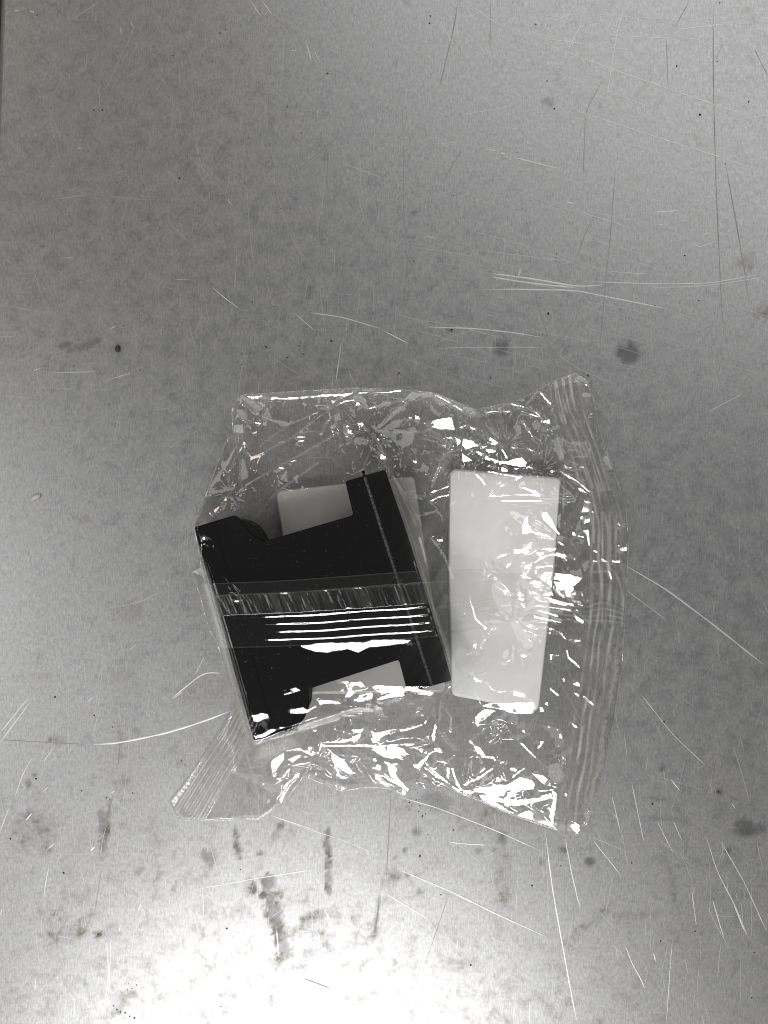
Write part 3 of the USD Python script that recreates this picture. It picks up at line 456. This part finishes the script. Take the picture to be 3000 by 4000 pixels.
poly(D_, 1, [(600,0),(650,0),(660,60),(740,160),(790,240),(770,240),(610,80)],[(410,80),(440,60),(450,140),(500,210),(450,230),(380,230),(395,130)],[(295,395),(350,405),(540,382),(480,402),(330,455)],[(80,520),(160,455),(280,435),(150,480)],[(420,380),(490,320),(470,370),(430,385)],[(375,775),(400,650),(410,580),(500,535),(480,580),(430,650)],[(550,430),(610,430),(600,470),(560,465)],
 [(1010,50),(1060,40),(1120,0),(1110,110),(1040,130)],[(920,222),(1100,180),(1110,370),(1080,230),(920,250)],[(560,720),(640,650),(710,650),(640,690),(700,740),(600,760)],[(740,670),(900,660),(940,700),(1040,710),(950,790),(860,770),(800,730),(730,730)],[(455,850),(520,860),(600,890),(700,850),(720,900),(620,893),(480,882)],[(370,1210),(440,1195),(500,1215),(420,1240)],[(415,1450),(470,1410),(460,1465)],[(1410,400),(1510,375),(1540,400),(1470,420)],[(1405,130),(1530,155),(1440,157)],[(950,1120),(1040,1170),(1050,1200),(980,1170)],[(360,1555),(400,1525),(440,1545),(410,1570)],[(170,1620),(260,1590),(240,1620)])
poly(D_, 2, [(910,620),(1000,640),(1040,700),(900,660)],[(1040,560),(1080,520),(1100,600),(1060,640)],[(940,220),(1010,80),(1000,160)],[(540,710),(600,720),(560,760)])
line(D_, 1, 2.6, [(500,215),(640,250),(710,290)],[(520,545),(590,490),(700,455)],[(300,440),(540,395),(750,400)],[(210,610),(320,500),(430,440),(560,395)],[(760,440),(860,480),(960,510)],[(700,455),(850,490)],[(780,320),(850,370)],[(850,310),(850,380),(770,410)],[(460,880),(700,940),(930,1000)],[(520,930),(700,965),(860,1010)],[(550,1010),(720,1030),(900,1055)],[(560,1060),(760,1120)],[(520,1130),(800,1190)],[(320,1180),(480,1190),(650,1190)],[(560,1330),(680,1300),(690,1250)],[(470,1410),(560,1330)],[(680,1260),(800,1310),(850,1370),(1010,1390)],[(300,1190),(380,1300),(480,1400)],[(320,1180),(420,1290)],[(20,1330),(60,1270),(100,1250)],[(865,1490),(880,1570),(990,1659)],[(690,1540),(690,1590)],[(700,1545),(770,1547)],[(350,830),(370,980),(410,1030)],[(1320,640),(1345,715)],[(560,590),(700,580)])
line(D_, 1, 4, [(1150,525),(1190,528)],[(1240,515),(1290,530)],[(1350,530),(1440,532)],[(1155,410),(1190,430)])
for i, x in enumerate(range(748, 940, 24)): line(D_, 1, 2.6, [(x, 752+(i*37) % 22), (x+6, 850+(i*23) % 80)])
for i, x in enumerate(range(520, 740, 26)): line(D_, 1, 2.4, [(x, 742+(i*31) % 18), (x-4, 800+(i*29) % 50)])
poly(E_, 1, [(0,1140),(160,1132),(180,1117),(330,1135),(450,1097),(660,1100),(850,1100),(740,1140),(560,1165),(380,1180),(280,1240),(150,1195),(50,1225),(0,1220)],[(160,1610),(200,1560),(300,1550),(330,1600),(220,1659),(170,1659)],[(1120,25),(1190,10),(1180,40),(1130,40)])
poly(W3, 1, [(955,537),(1090,590),(1160,565),(1200,552),(1160,510),(1060,520)])
line(E_, 1, 2.2, [(1480,670),(1540,880),(1650,980)],[(1640,1100),(1580,1200),(1450,1265)],[(1520,1520),(1600,1550)]); line(E_, 2, 4, [(1480,1240),(1590,1200),(1600,1320),(1500,1470)],[(1060,0),(1200,200),(1300,440)],[(930,0),(1000,260)])
poly(F_, 1, [(240,460),(260,410),(330,370),(400,390),(380,420),(290,470)],[(640,380),(680,340),(780,310),(835,350),(830,370),(720,380)],[(250,620),(330,610),(450,545),(470,565),(330,640),(260,650)],[(205,540),(220,505),(250,515)],[(660,110),(710,95),(725,115),(680,125)],[(1270,80),(1330,45),(1410,35),(1430,70),(1350,130),(1280,200),(1230,200),(1300,120)],[(945,235),(1050,230),(1150,240),(1200,270),(1040,265),(960,285)],[(1330,240),(1400,200),(1520,150),(1500,220),(1400,250)],[(1540,100),(1580,70),(1659,75),(1659,140),(1560,120)],
 [(440,1010),(445,880),(500,845),(580,790),(578,870),(530,930),(470,1010)],[(580,782),(740,745),(870,805),(940,792),(880,832),(740,770)],[(635,880),(690,840),(770,820),(710,870),(670,910)],[(650,942),(860,902),(740,932)],[(1085,825),(1110,825),(1200,870),(1250,920),(1275,990),(1340,1020),(1250,1010),(1130,940)],[(1130,960),(1170,1030),(1250,1085),(1200,1085)],[(1000,690),(1200,670),(1320,640),(1400,590),(1390,640),(1200,692)],[(1300,555),(1430,550),(1390,580)],[(870,550),(950,555),(910,577)],[(1200,1190),(1215,1160),(1222,1200)],[(830,740),(875,735),(860,780)],[(480,1080),(560,1070),(530,1090)],[(1320,620),(1350,650),(1335,690)],[(440,1000),(460,1010),(490,1060),(460,1065)])
poly(F_, 2, [(650,955),(800,960),(830,970),(760,1010),(660,985)],[(475,1020),(600,930),(640,932),(520,992)],[(900,930),(980,970),(960,975)],[(1200,400),(1240,440),(1210,450)])
line(F_, 1, 2.2, [(980,727),(1200,727),(1659,720)],[(950,795),(985,710)],[(560,1070),(650,960)],[(1290,380),(1420,378)],[(590,170),(740,125)],[(840,350),(920,295)],[(1050,760),(1150,850)],[(570,1180),(700,1060),(830,960)],[(540,1320),(600,1170)]); line(F_, 3, 2.5, [(1460,295),(1530,310)])
poly(G_, 1, [(160,110),(200,70),(330,80),(600,90),(720,130),(820,150),(780,185),(600,160),(480,190),(330,210),(200,235),(240,200),(370,150),(250,130)],[(0,190),(150,150),(150,210),(0,250)],[(145,570),(200,590),(330,550),(480,560),(330,590),(240,630),(160,700)],[(145,740),(285,730),(290,855),(200,800)],[(305,728),(410,725),(410,770),(470,800),(460,860),(340,862),(308,850)],[(420,740),(490,760),(430,772)],[(575,930),(640,920),(795,795),(720,890),(640,975)],[(560,715),(700,795),(760,805),(680,792)],
 [(525,350),(600,335),(540,370)],[(600,375),(630,345),(680,350)],[(660,395),(690,380),(700,400)],[(700,480),(770,390),(720,490)],[(815,745),(880,765),(910,810),(830,775)],[(330,990),(380,1030),(460,1130),(400,1090),(350,1050)],[(470,1260),(490,1215),(515,1265)],[(1260,420),(1330,360),(1400,330),(1470,345),(1400,400),(1300,470),(1285,520)],[(1350,295),(1430,265),(1659,268),(1659,330),(1500,312)],[(1115,1215),(1340,1170),(1659,1138),(1659,1182),(1200,1245)],[(150,870),(180,860),(190,895)],[(265,895),(325,900),(320,930)],[(185,435),(240,430),(230,450)])
poly(G_, 2, [(960,870),(1020,835),(1025,860),(980,890)],[(170,365),(260,395),(310,425),(240,400)],[(180,260),(260,305),(200,295)],[(640,1080),(690,1070),(720,1120),(660,1110)])
line(G_, 1, 2.2, [(480,560),(600,530),(690,495)],[(190,1040),(270,1050),(420,1130),(540,1210)],[(190,1070),(330,1170),(440,1245)],[(0,728),(300,720),(600,705)],[(950,320),(1000,410),(993,570)],[(725,900),(860,1050),(1100,1230)],[(715,960),(860,1070)],[(840,1165),(910,1135)],[(1010,970),(1050,1090),(1110,1210)],[(970,970),(960,1070)],[(1200,680),(1340,790),(1350,845)],[(890,280),(910,200),(990,80)],[(880,430),(890,280)],[(830,500),(805,660)],[(1140,1150),(1210,1110)])
poly(H_, 1, [(250,295),(330,270),(760,260),(830,260),(790,300),(830,330),(760,380),(600,370),(480,330),(330,312)],[(840,310),(880,310),(900,360),(850,350)],[(900,270),(945,250),(940,300)],[(20,1215),(300,1180),(480,1150),(560,1110),(640,1065),(760,1090),(800,1150),(780,1200),(640,1200),(560,1270),(490,1290),(560,1200),(400,1190),(200,1225),(60,1250)],[(190,1255),(300,1265),(480,1300),(740,1305),(1000,1250),(900,1310),(640,1360),(500,1370),(460,1390),(480,1340),(340,1320),(560,1460),(480,1430),(240,1310)],
 [(600,1490),(700,1430),(830,1440),(890,1440),(870,1490),(960,1550),(1000,1600),(900,1570),(640,1520)],[(980,1203),(1030,1250),(1020,1340),(990,1600),(960,1500),(970,1400),(1000,1330),(1010,1250)],[(780,1203),(980,1203),(900,1217)],[(760,1020),(870,1040),(970,1120),(960,1160),(900,1140)],[(1180,1590),(1240,1550),(1280,1590),(1260,1650),(1230,1659)],[(1195,485),(1250,520),(1220,520)],[(1215,65),(1260,30),(1280,75),(1250,80)],[(1115,1250),(1130,1235),(1150,1260),(1130,1270)],[(1090,0),(1120,0),(1115,40)],[(410,900),(465,915),(440,917)],[(660,565),(695,570),(680,575)])
poly(H_, 2, [(960,930),(1060,900),(1100,1100),(1050,1130),(980,1100)],[(1330,1450),(1360,1450),(1390,1540),(1360,1550)],[(1060,870),(1190,920),(1100,895)])
line(H_, 1, 2, [(340,970),(220,1060),(100,1110)],[(0,1262),(300,1392),(600,1502),(1040,1640)],[(560,1065),(680,965)],[(100,680),(240,850),(350,850)],[(830,750),(885,685)],[(1330,200),(1420,280)],[(1230,160),(1270,185)],[(960,110),(1050,180)],[(650,700),(800,850)])

lampdir = {1: LAMP1, 2: LAMP2, 3: LAMP3, 4: np.array([-1.15, -0.25, 1.35])}
pos = P(UU, VV, ZB)*MM
view = np.array([0, 0, H*MM])-pos; view /= np.linalg.norm(view, axis=-1, keepdims=True)
SU = np.zeros_like(ZB); SV = np.zeros_like(ZB); MASK = np.zeros_like(ZB); half = {}
for k, L in lampdir.items():
    l = L-pos; l /= np.linalg.norm(l, axis=-1, keepdims=True); h_ = l+view; h_ /= np.linalg.norm(h_, axis=-1, keepdims=True)
    px_, py_ = -h_[..., 0]/h_[..., 2], -h_[..., 1]/h_[..., 2]
    fu, fv_ = (UU-1500)*S/H, -(VV-2000)*S/H
    kk = S*(1-ZB/H)/(1+px_*fu+py_*fv_)
    half[k] = (px_*kk, -py_*kk)
wig = [(gaussian_filter(np.random.default_rng(s).normal(0, 1, ZB.shape), 3.2)*3.2*3.9*0.030+gaussian_filter(np.random.default_rng(s+5).normal(0, 1, ZB.shape), 9)*9*3.5*0.030)*S for s in (31, 32)]
for order in (2, 3, 1):
    for shp, k in HL:
        if k != order: continue
        a, b, c, d = shp.bounds
        i0, i1 = max(0, int((b-gv[0])/G)), min(NV, int((d-gv[0])/G)+2); j0, j1 = max(0, int((a-gu[0])/G)), min(NU, int((c-gu[0])/G)+2)
        if i1 <= i0 or j1 <= j0: continue
        m_ = shapely.contains_xy(shp, UU[i0:i1, j0:j1], VV[i0:i1, j0:j1])
        for arr, src in ((SU, half[k][0]), (SV, half[k][1])): arr[i0:i1, j0:j1][m_] = src[i0:i1, j0:j1][m_]
        MASK[i0:i1, j0:j1][m_] = 1
gU, gV = np.zeros_like(ZB), np.zeros_like(ZB)
gU[:, :-1] = np.diff(Z0, axis=1)/G; gV[:-1] = np.diff(Z0, axis=0)/G
mm = MASK > 0
gU[mm] = (SU+wig[0])[mm]; gV[mm] = (SV+wig[1])[mm]
w = 1+30*MASK
N = NU*NV; I = np.arange(N).reshape(NV, NU)
def diffop(a, b):
    n_ = len(a); return sparse.csr_matrix((np.concatenate([-np.ones(n_), np.ones(n_)])/G, (np.tile(np.arange(n_), 2), np.concatenate([a, b]))), (n_, N))
Dx = diffop(I[:, :-1].ravel(), I[:, 1:].ravel()); Dy = diffop(I[:-1].ravel(), I[1:].ravel())
lam = np.full(N, 2.5e-5)
# stray glints: only a few creases beyond those above may mirror a lamp
halo = gaussian_filter(MASK, 1.5) > 0.02
keepn = gaussian_filter(np.random.default_rng(55).normal(0, 1, ZB.shape), 7); keepn /= keepn.std()
quiet = shapely.contains_xy(Polygon(outline).buffer(60), UU, VV) & (VV < 2640)
quiet4 = shapely.contains_xy(Polygon(outline).buffer(25), UU, VV)
for it in range(3):
    wx, wy = w[:, :-1].ravel(), w[:-1].ravel()
    Amat = Dx.T@sparse.diags(wx)@Dx+Dy.T@sparse.diags(wy)@Dy+sparse.diags(lam)
    rhs = Dx.T@(wx*gU[:, :-1].ravel())+Dy.T@(wy*gV[:-1].ravel())+lam*Z0.ravel()
    ZT = spsolve(Amat.tocsc(), rhs).reshape(NV, NU)
    if it == 2: break
    zu, zv = np.zeros_like(ZT), np.zeros_like(ZT); zu[:, :-1] = np.diff(ZT, axis=1)/G; zv[:-1] = np.diff(ZT, axis=0)/G
    zu, zv = np.where(mm, gU, zu), np.where(mm, gV, zv); moved = np.zeros_like(mm)
    for k, rad, sel in ((1, 0.22, ~mm & ((keepn < 1.25) | quiet)), (3, 0.12, ~mm & (keepn < 1.5)), (2, 0.34, ~mm & (quiet | SEAL | (keepn < 0.85))), (4, 0.32, ~mm & (quiet | quiet4 | SEAL))):
        du, dv = (zu-half[k][0])/S, (zv-half[k][1])/S; r_ = np.hypot(du, dv)+1e-6
        t_ = sel & (r_ < rad) & ~(halo & (k == 2))
        f_ = np.where(t_, rad*1.05/r_, 1.0); zu = half[k][0]+(zu-half[k][0])*f_; zv = half[k][1]+(zv-half[k][1])*f_; moved |= t_
    gU, gV = np.where(mm, gU, np.where(moved, zu, gU)), np.where(mm, gV, np.where(moved, zv, gV))
    w = np.where(mm, 31, np.where(moved, 10, 1.0))
ZT = np.maximum(ZT, 0.35)
floor_ = np.where(shapely.contains_xy(Polygon(outline).buffer(10), UU, VV), HB+0.12, 0)
ZT = np.maximum(ZT, gaussian_filter(floor_, 1.0)*0+floor_)

# snap the rim onto the outline and cut the sheet into film, seal and corner seal
cell = inside[:-1, :-1] | inside[:-1, 1:] | inside[1:, :-1] | inside[1:, 1:]
need = np.zeros_like(inside); 
for a in (slice(None, -1), slice(1, None)):
    for b in (slice(None, -1), slice(1, None)): need[a, b] |= cell
rim = need & ~inside
UE, VE = UU.copy(), VV.copy()
for i, j in zip(*np.nonzero(rim)):
    p = ring.interpolate(ring.project(Point(UU[i, j], VV[i, j]))); UE[i, j], VE[i, j] = p.x, p.y
ed, (ri, rj) = distance_transform_edt(inside, return_indices=True)
zr = ZT[ri, rj]
dist = ed*G
foldw = 26.0
shape_ = np.clip(dist/foldw, 0, 1)
ZT = np.where(need, ZT+(0.0)*dist, ZT)
ZTm = ZT-np.where(rim, np.minimum(0.5, zr*0.2), 0)
ZBk = 0.14+np.maximum(0, zr-0.14-np.minimum(0.5, zr*0.2))*np.clip(1-np.clip(dist+14*(fbm(np.stack([UU/60, VV/60, 0*UU], -1), 3, 77)-.5), 0, None)/34.0, 0, 1)**0.7+0.10*np.clip(dist/60, 0, 1)*np.abs(gaussian_filter(CR, 2))*0.0
ZBk = np.minimum(ZBk, ZT-0.06); ZBk = np.maximum(ZBk, 0.05); ZBk = np.where(rim, ZTm-0.01, ZBk)
def sheet(cells, Z, step=1, flip=False):
    ii, jj = np.nonzero(cells)
    q = np.stack([I[ii, jj], I[ii, jj+1], I[ii+1, jj+1], I[ii+1, jj]], 1)
    alt = ((ii+jj) % 2 == 0)[:, None]
    f_ = np.vstack([np.where(alt, q[:, [2, 1, 0]], q[:, [3, 1, 0]]), np.where(alt, q[:, [3, 2, 0]], q[:, [3, 2, 1]])])
    usedv, inv = np.unique(f_, return_inverse=True)
    V_ = P(UE, VE, Z).reshape(-1, 3)[usedv]
    return V_, inv.reshape(f_.shape), usedv
bag = thing('plastic_bag', 'crinkled clear plastic bag holding a black bracket and two white blocks', 'plastic bag')
seal_c = SEAL[:-1, :-1] & cell; flap_c = FLAP[:-1, :-1] & cell & ~seal_c
FOLDS_GLINTS = [(A_,[[(660,120),(590,215),(575,300),(585,560)],[(690,130),(720,280),(740,450)],[(640,480),(560,790),(400,1060),(295,1165)],[(585,560),(520,600),(400,850),(300,1150)],[(660,820),(655,1040),(690,1140)],[(800,390),(700,480),(630,560)],[(760,270),(900,360),(1200,430)],[(1659,210),(1400,350),(1200,430),(900,640)],[(1659,250),(1200,590),(1000,690),(820,795),(760,790),(705,730),(695,620)],
  [(820,1455),(1050,1170),(1500,850)],[(300,1160),(170,1530)],[(590,1120),(460,1300),(360,1430)],[(535,960),(600,810),(680,670)],[(1330,530),(1390,510),(1550,515),(1580,430),(1640,365)],[(720,1090),(1000,930),(1300,770),(1659,560)]]),
 (B_,[[(490,610),(900,250)],[(470,620),(860,230)],[(500,640),(800,665),(1000,650),(1280,470)],[(440,680),(620,1050),(900,1660)],[(560,1000),(760,1300),(960,1659)],[(1100,240),(1400,420),(1659,380)],[(300,260),(370,390)],[(320,1080),(400,860),(440,690)],[(1070,1250),(1185,900),(1380,840)],[(0,340),(80,280),(240,230)],[(30,375),(130,320),(230,310),(290,360),(380,400),(560,350),(760,315),(1080,240)]]),
 (C_,[[(20,660),(180,960)],[(140,510),(160,830)],[(590,830),(570,1000)],[(270,490),(430,530),(560,600),(610,670)],[(0,540),(270,480),(560,340),(750,220),(960,155),(1110,260)],[(430,500),(560,350),(690,490)],[(840,1180),(830,1659)],[(380,670),(440,760),(520,880)],[(0,720),(90,820),(180,960)],[(240,800),(210,960)],[(340,730),(270,960)]]),
 (E_,[[(820,0),(960,450)],[(1060,0),(1180,160),(1310,450)],[(940,0),(1000,200),(1040,330)],[(1640,1100),(1580,1200),(1450,1270),(1390,1450)],[(1659,1150),(1560,1400),(1440,1560)]]),
 (F_,[[(1000,700),(940,800),(740,1020),(570,1200),(510,1370),(305,1520)],[(300,1520),(305,1280),(200,900),(60,300),(0,100)],[(780,1060),(1200,1210),(1659,1190)],[(900,930),(1100,990)],[(800,960),(700,1100),(560,1330)],[(430,1390),(360,1290)],[(1180,730),(1500,860)],[(980,727),(1659,720)]]),
 (G_,[[(560,715),(790,670)],[(60,960),(300,1050),(540,1210)],[(890,200),(990,80)],[(890,240),(870,450)],[(900,290),(1000,420),(993,570)],[(720,900),(860,1060),(1100,1235)],[(1200,680),(1340,790),(1350,845)],[(550,715),(640,1000)]]),
 (H_,[[(600,400),(620,700)],[(340,970),(220,1060),(0,1200)],[(640,690),(800,850),(960,1000)],[(0,1262),(300,1392),(600,1502),(1040,1640)]]),
 (C_,[[(990,900),(1150,1400)],[(1070,900),(1240,1430)],[(1110,920),(1200,1200),(1270,1420)],[(1190,960),(1330,1420)],[(760,830),(830,1080)],[(830,880),(920,1010)],[(740,230),(860,700)],[(820,220),(900,560),(990,740)],[(890,200),(960,560)],[(1040,560),(1220,1050)],[(1110,260),(1190,550),(1300,900),(1420,1300)]]),  # glint streaks on the end seal, painted as haze
 (D_,[[(1155,0),(1160,330)],[(1250,0),(1255,480)],[(1330,0),(1340,500)],[(1400,0),(1400,480)],[(1150,650),(1300,640)],[(1160,540),(1120,660)],[(1150,535),(1450,530)],[(1250,560),(1250,1200)],[(1340,600),(1340,1200)],[(960,1050),(1110,1200)]]),
 (D_,[[(790,260),(700,455),(500,560)],[(790,260),(900,300),(1000,450)],[(760,440),(960,510)],[(320,1180),(380,1300),(480,1400)],[(1130,660),(1120,1200)],[(1300,545),(1430,720),(1480,950),(1465,1230)]])]
crease_glint = np.zeros_like(ZB)  # fold lines, with lamp glints among them painted as white haze
for c_, ls in FOLDS_GLINTS:
    for l_ in ls:
        sh = LineString(c_(l_)); a, b, c, d = sh.buffer(12).bounds
        i0, i1 = max(0, int((b-gv[0])/G)), min(NV, int((d-gv[0])/G)+2); j0, j1 = max(0, int((a-gu[0])/G)), min(NU, int((c-gu[0])/G)+2)
        dd = shapely.distance(sh, shapely.points(UU[i0:i1, j0:j1], VV[i0:i1, j0:j1]))
        crease_glint[i0:i1, j0:j1] = np.maximum(crease_glint[i0:i1, j0:j1], np.clip(1.25-dd/4.5, 0, 1))
lap = np.abs(gaussian_filter(ZT, 1.0, order=(2, 0))+gaussian_filter(ZT, 1.0, order=(0, 2)))
lap = np.clip(lap/np.percentile(lap[inside], 96)-.25, 0, 1)
vary = 0.3+1.0*noise(np.stack([UU/40, VV/40, 0*UU], -1), 71)
bag_haze_glint = 0.0015+(0.13*crease_glint*(1-brk*.75)+0.05*lap*(1-brk))*vary+0.012*np.clip(fbm(np.stack([UU/150, VV/150, 0*UU], -1), 4, 73)-.5, 0, 1)*(1-brk)  # crease whitening and painted glints, put into the film as diffuse haze
veil = 0.075*np.clip(gaussian_filter(shapely.contains_xy(Polygon([(1590,2060),(1640,1990),(1752,2230),(1775,2480),(1900,2600),(1760,2730),(1720,2510)]), UU, VV).astype(float), 5), 0, 1)  # pale film veil painted in as haze between bracket and block
veil += 0.035*gauss(1950, 2050, 160)+0.06*gauss(1850, 2350, 150)+0.11*gauss(1900, 2620, 130)+0.03*gauss(1000, 1850, 110)+0.02*gauss(1700, 1800, 150)
bag_haze_glint += veil*(0.15+1.1*noise(np.stack([(UU+.6*VV)/26, (VV-.6*UU)/150, 0*UU], -1), 75))*np.where(brk > .5, .5, 1)
sv = sheet(cell & ~seal_c & ~flap_c, ZTm); ff_ = obj('front_film', sv[:2], 'clear_film', bag, smooth=True); primvar(ff_, 'haze_glint', bag_haze_glint.ravel()[sv[2]])
obj('back_film', sheet(cell, ZBk)[:2], 'back_film', bag, smooth=True)
lines = np.clip(saw(SA+4*np.sin(ST*40)+8+14*(noise(np.stack([UU/45, VV/120, 0*UU], -1), 66)-.5))*2.4-1.15, 0, 1)*(0.10+1.5*noise(np.stack([UU/22, VV/60, 0*UU], -1), 61)**1.6)
haze_glint = 0.012+0.24*lines*np.clip(1.2-np.abs(SA)/75, 0, 1)+0.22*crease_glint*vary  # light rib lines painted as haze along the seal
sv = sheet(seal_c, ZTm); es = obj('end_seal', sv[:2], 'sealed_film', bag, smooth=True); primvar(es, 'haze_glint', haze_glint.ravel()[sv[2]])
haze_glint = 0.006+0.24*np.clip(saw((FA*1.35)/(0.8+0.3*FT))*2.2-1.2, 0, 1)*(0.4+noise(np.stack([UU/60, VV/60, 0*UU], -1), 62))  # light pleat lines painted as haze on the corner
sv = sheet(flap_c, ZTm); es = tag(obj('end_seal', sv[:2], 'sealed_film', bag, smooth=True), label='ribbed seal of the loose lower left corner'); primvar(es, 'haze_glint', haze_glint.ravel()[sv[2]])

# the fin seal: a ribbed flap lying across the bag
TOPE = np.array([(750,2290),(814,2281),(1100,2268),(1300,2254),(1745,2225),(1900,2222),(2060,2250),(2260,2284),(2330,2240),(2440,2300)], float)
BOTE = np.array([(840,2530),(986,2529),(1203,2520),(1600,2495),(1727,2483),(1880,2452),(2016,2427),(2135,2430),(2298,2434),(2438,2446)], float)
tp = np.array([0, .045, .21, .33, .59, .68, .78, .90, .95, 1]); nt, nf = 560, 120
t = np.linspace(0, 1, nt); fr = np.linspace(0, 1, nf)
from scipy.interpolate import PchipInterpolator
tb = np.array([0, .085, .21, .45, .53, .62, .70, .78, .90, 1])
TE = PchipInterpolator(tp, TOPE)(t); BE = PchipInterpolator(tb, BOTE)(t)
FU = TE[None, :, 0]*(1-fr[:, None])+BE[None, :, 0]*fr[:, None]; FV = TE[None, :, 1]*(1-fr[:, None])+BE[None, :, 1]*fr[:, None]
samp = lambda Z: map_coordinates(Z, [(FV-gv[0])/G, (FU-gu[0])/G], order=1)
T2, F2 = np.broadcast_to(t, FU.shape), np.broadcast_to(fr[:, None], FU.shape)
inb = shapely.contains_xy(Polygon(outline).convex_hull.buffer(6), UU, VV)
Zs, Zraw = samp(gaussian_filter(np.where(inb, HB+1.0, gaussian_filter(ZB, 8)), 3)), samp(ZT)
mixr = np.clip((T2-.60)/.12, 0, 1)
lift = np.max((Zraw-Zs)[T2 < .62])
FZ = (Zs+min(lift, 1.1)+0.15)*(1-mixr)+(Zraw+0.45)*mixr
r1 = np.random.default_rng(5)
T2, F2 = np.broadcast_to(t, FU.shape), np.broadcast_to(fr[:, None], FU.shape)
# ribs: four long steps whose steep sides face the window
pitch = 0.1190
ph = ((F2-0.530-0.006*np.sin(T2*30))/pitch)
inrib = np.clip((F2-0.525)/0.02, 0, 1)*np.clip((1.0-F2)/0.02, 0, 1)
k_ = ph-np.floor(ph)
ribz = np.where(k_ < 0.29, -k_/0.29, -1+(k_-0.29)/0.71)
ampr = 0.40*np.clip(1-0.85*np.clip((T2-.57)/.1, 0, 1), 0, 1)*(0.9+0.2*noise(np.stack([T2*60, F2*6, 0*T2], -1), 3))
ampr *= np.clip((T2-.10-.05*noise(np.stack([0*T2, np.floor(ph)*3.7, 0*T2], -1), 84))/.06, 0, 1)
FZ += (fbm(np.stack([T2*22, F2*14, 0*T2], -1), 3, 86)-.5)*0.10*inrib
FZ += ribz*inrib*ampr*0.36
# crimped band: fine corrugation across the flap
cr_ = (fbm(np.stack([T2*260, F2*5, 0*T2], -1), 3, 12)-.5)*0.30+(fbm(np.stack([T2*70, F2*3, 0*T2], -1), 2, 15)-.5)*0.5
inc = np.clip((F2-0.18)/0.03, 0, 1)*np.clip((0.50-F2)/0.03, 0, 1)
FZ += 0.6*cr_*inc+0.10*((F2 > 0.18) & (F2 < 0.5))
FZ += (fbm(np.stack([T2*30, F2*4, 0*T2], -1), 3, 22)-.5)*0.5*np.clip((T2-.62)/.1, 0, 1)
FZ += (fbm(np.stack([T2*16, F2*1.2, 0*T2], -1), 2, 25)-.5)*0.35*np.clip((0.2-F2)/0.1, 0, 1)
FI = np.arange(nt*nf).reshape(nf, nt)
def fin(rows):
    q = np.stack([FI[rows, :-1], FI[rows, 1:], FI[rows+1, 1:], FI[rows+1, :-1]], -1).reshape(-1, 4)
    f_ = np.vstack([q[:, [2, 1, 0]], q[:, [3, 2, 0]]]); usedv, inv = np.unique(f_, return_inverse=True)
    return P(FU, FV, FZ).reshape(-1, 3)[usedv], inv.reshape(f_.shape), usedv
rows = np.arange(nf-1); crimp = (fr[:-1] > 0.18) & (fr[:-1] < 0.50)
ribline = np.clip(1-np.abs(((ph+.1) % 1)-.5)*2*2.2, 0, 1)*inrib*np.clip((T2-.52)/.1, 0, 1)
streak = noise(np.stack([T2*330, F2*3, 0*T2], -1), 81)*noise(np.stack([T2*90, F2*2, 0*T2], -1), 82)
fin_haze_glint = 0.003+0.20*ribline*(0.2+noise(np.stack([T2*60, F2*9, 0*T2], -1), 83))+0.004*(F2 < .2)+0.05*np.exp(-((F2-.002)/.008)**2)+0.06*np.exp(-((F2-.998)/.008)**2)+0.08*streak*((F2 > .18) & (F2 < .5))+0.05*np.exp(-((F2-.185)/.010)**2)  # rib and crimp glints painted as haze over the fin
sv = fin(rows[~crimp]); fs = obj('fin_seal', sv[:2], 'clear_film', bag, smooth=True); primvar(fs, 'haze_glint', fin_haze_glint.ravel()[sv[2]])
sv = fin(rows[crimp]); cb = obj('crimped_band', sv[:2], 'crimped_film', fs, smooth=True); primvar(cb, 'haze_glint', fin_haze_glint.ravel()[sv[2]])

# the folded rim of the bag, a thin doubled crease all the way round
n_ = 1500; tt = np.linspace(0, 1, n_, endpoint=False)
ep = np.array([ring.interpolate(x, normalized=True).coords[0] for x in tt])
ez = map_coordinates(ZTm[ri, rj], [(ep[:, 1]-gv[0])/G, (ep[:, 0]-gu[0])/G], order=1)
ec = P(ep[:, 0], ep[:, 1], ez); ec = (np.roll(ec, 1, 0)+ec+np.roll(ec, -1, 0))/3
d_ = np.roll(ec, -1, 0)-np.roll(ec, 1, 0); d_ /= np.linalg.norm(d_, axis=1, keepdims=True)
s_ = np.cross(d_, [0, 0, 1.0]); s_ /= np.linalg.norm(s_, axis=1, keepdims=True); u_ = np.cross(s_, d_)
er = 0.10*(0.5+noise(np.column_stack([tt*90, 0*tt, 0*tt]), 6))[:, None]
V_ = np.concatenate([ec+er*(math.cos(a)*s_+math.sin(a)*0.6*u_) for a in np.linspace(0, 2*math.pi, 6, endpoint=False)])
V_[:, 2] = np.maximum(V_[:, 2], 0.03)
F_ = []
for k in range(6):
    a, b = np.arange(n_)+k*n_, np.arange(n_)+((k+1) % 6)*n_
    F_ += [np.stack([a, np.roll(a, -1), np.roll(b, -1)], 1), np.stack([a, np.roll(b, -1), b], 1)]
obj('folded_edge', (V_, np.vstack(F_)), 'edge_film', bag, smooth=True)
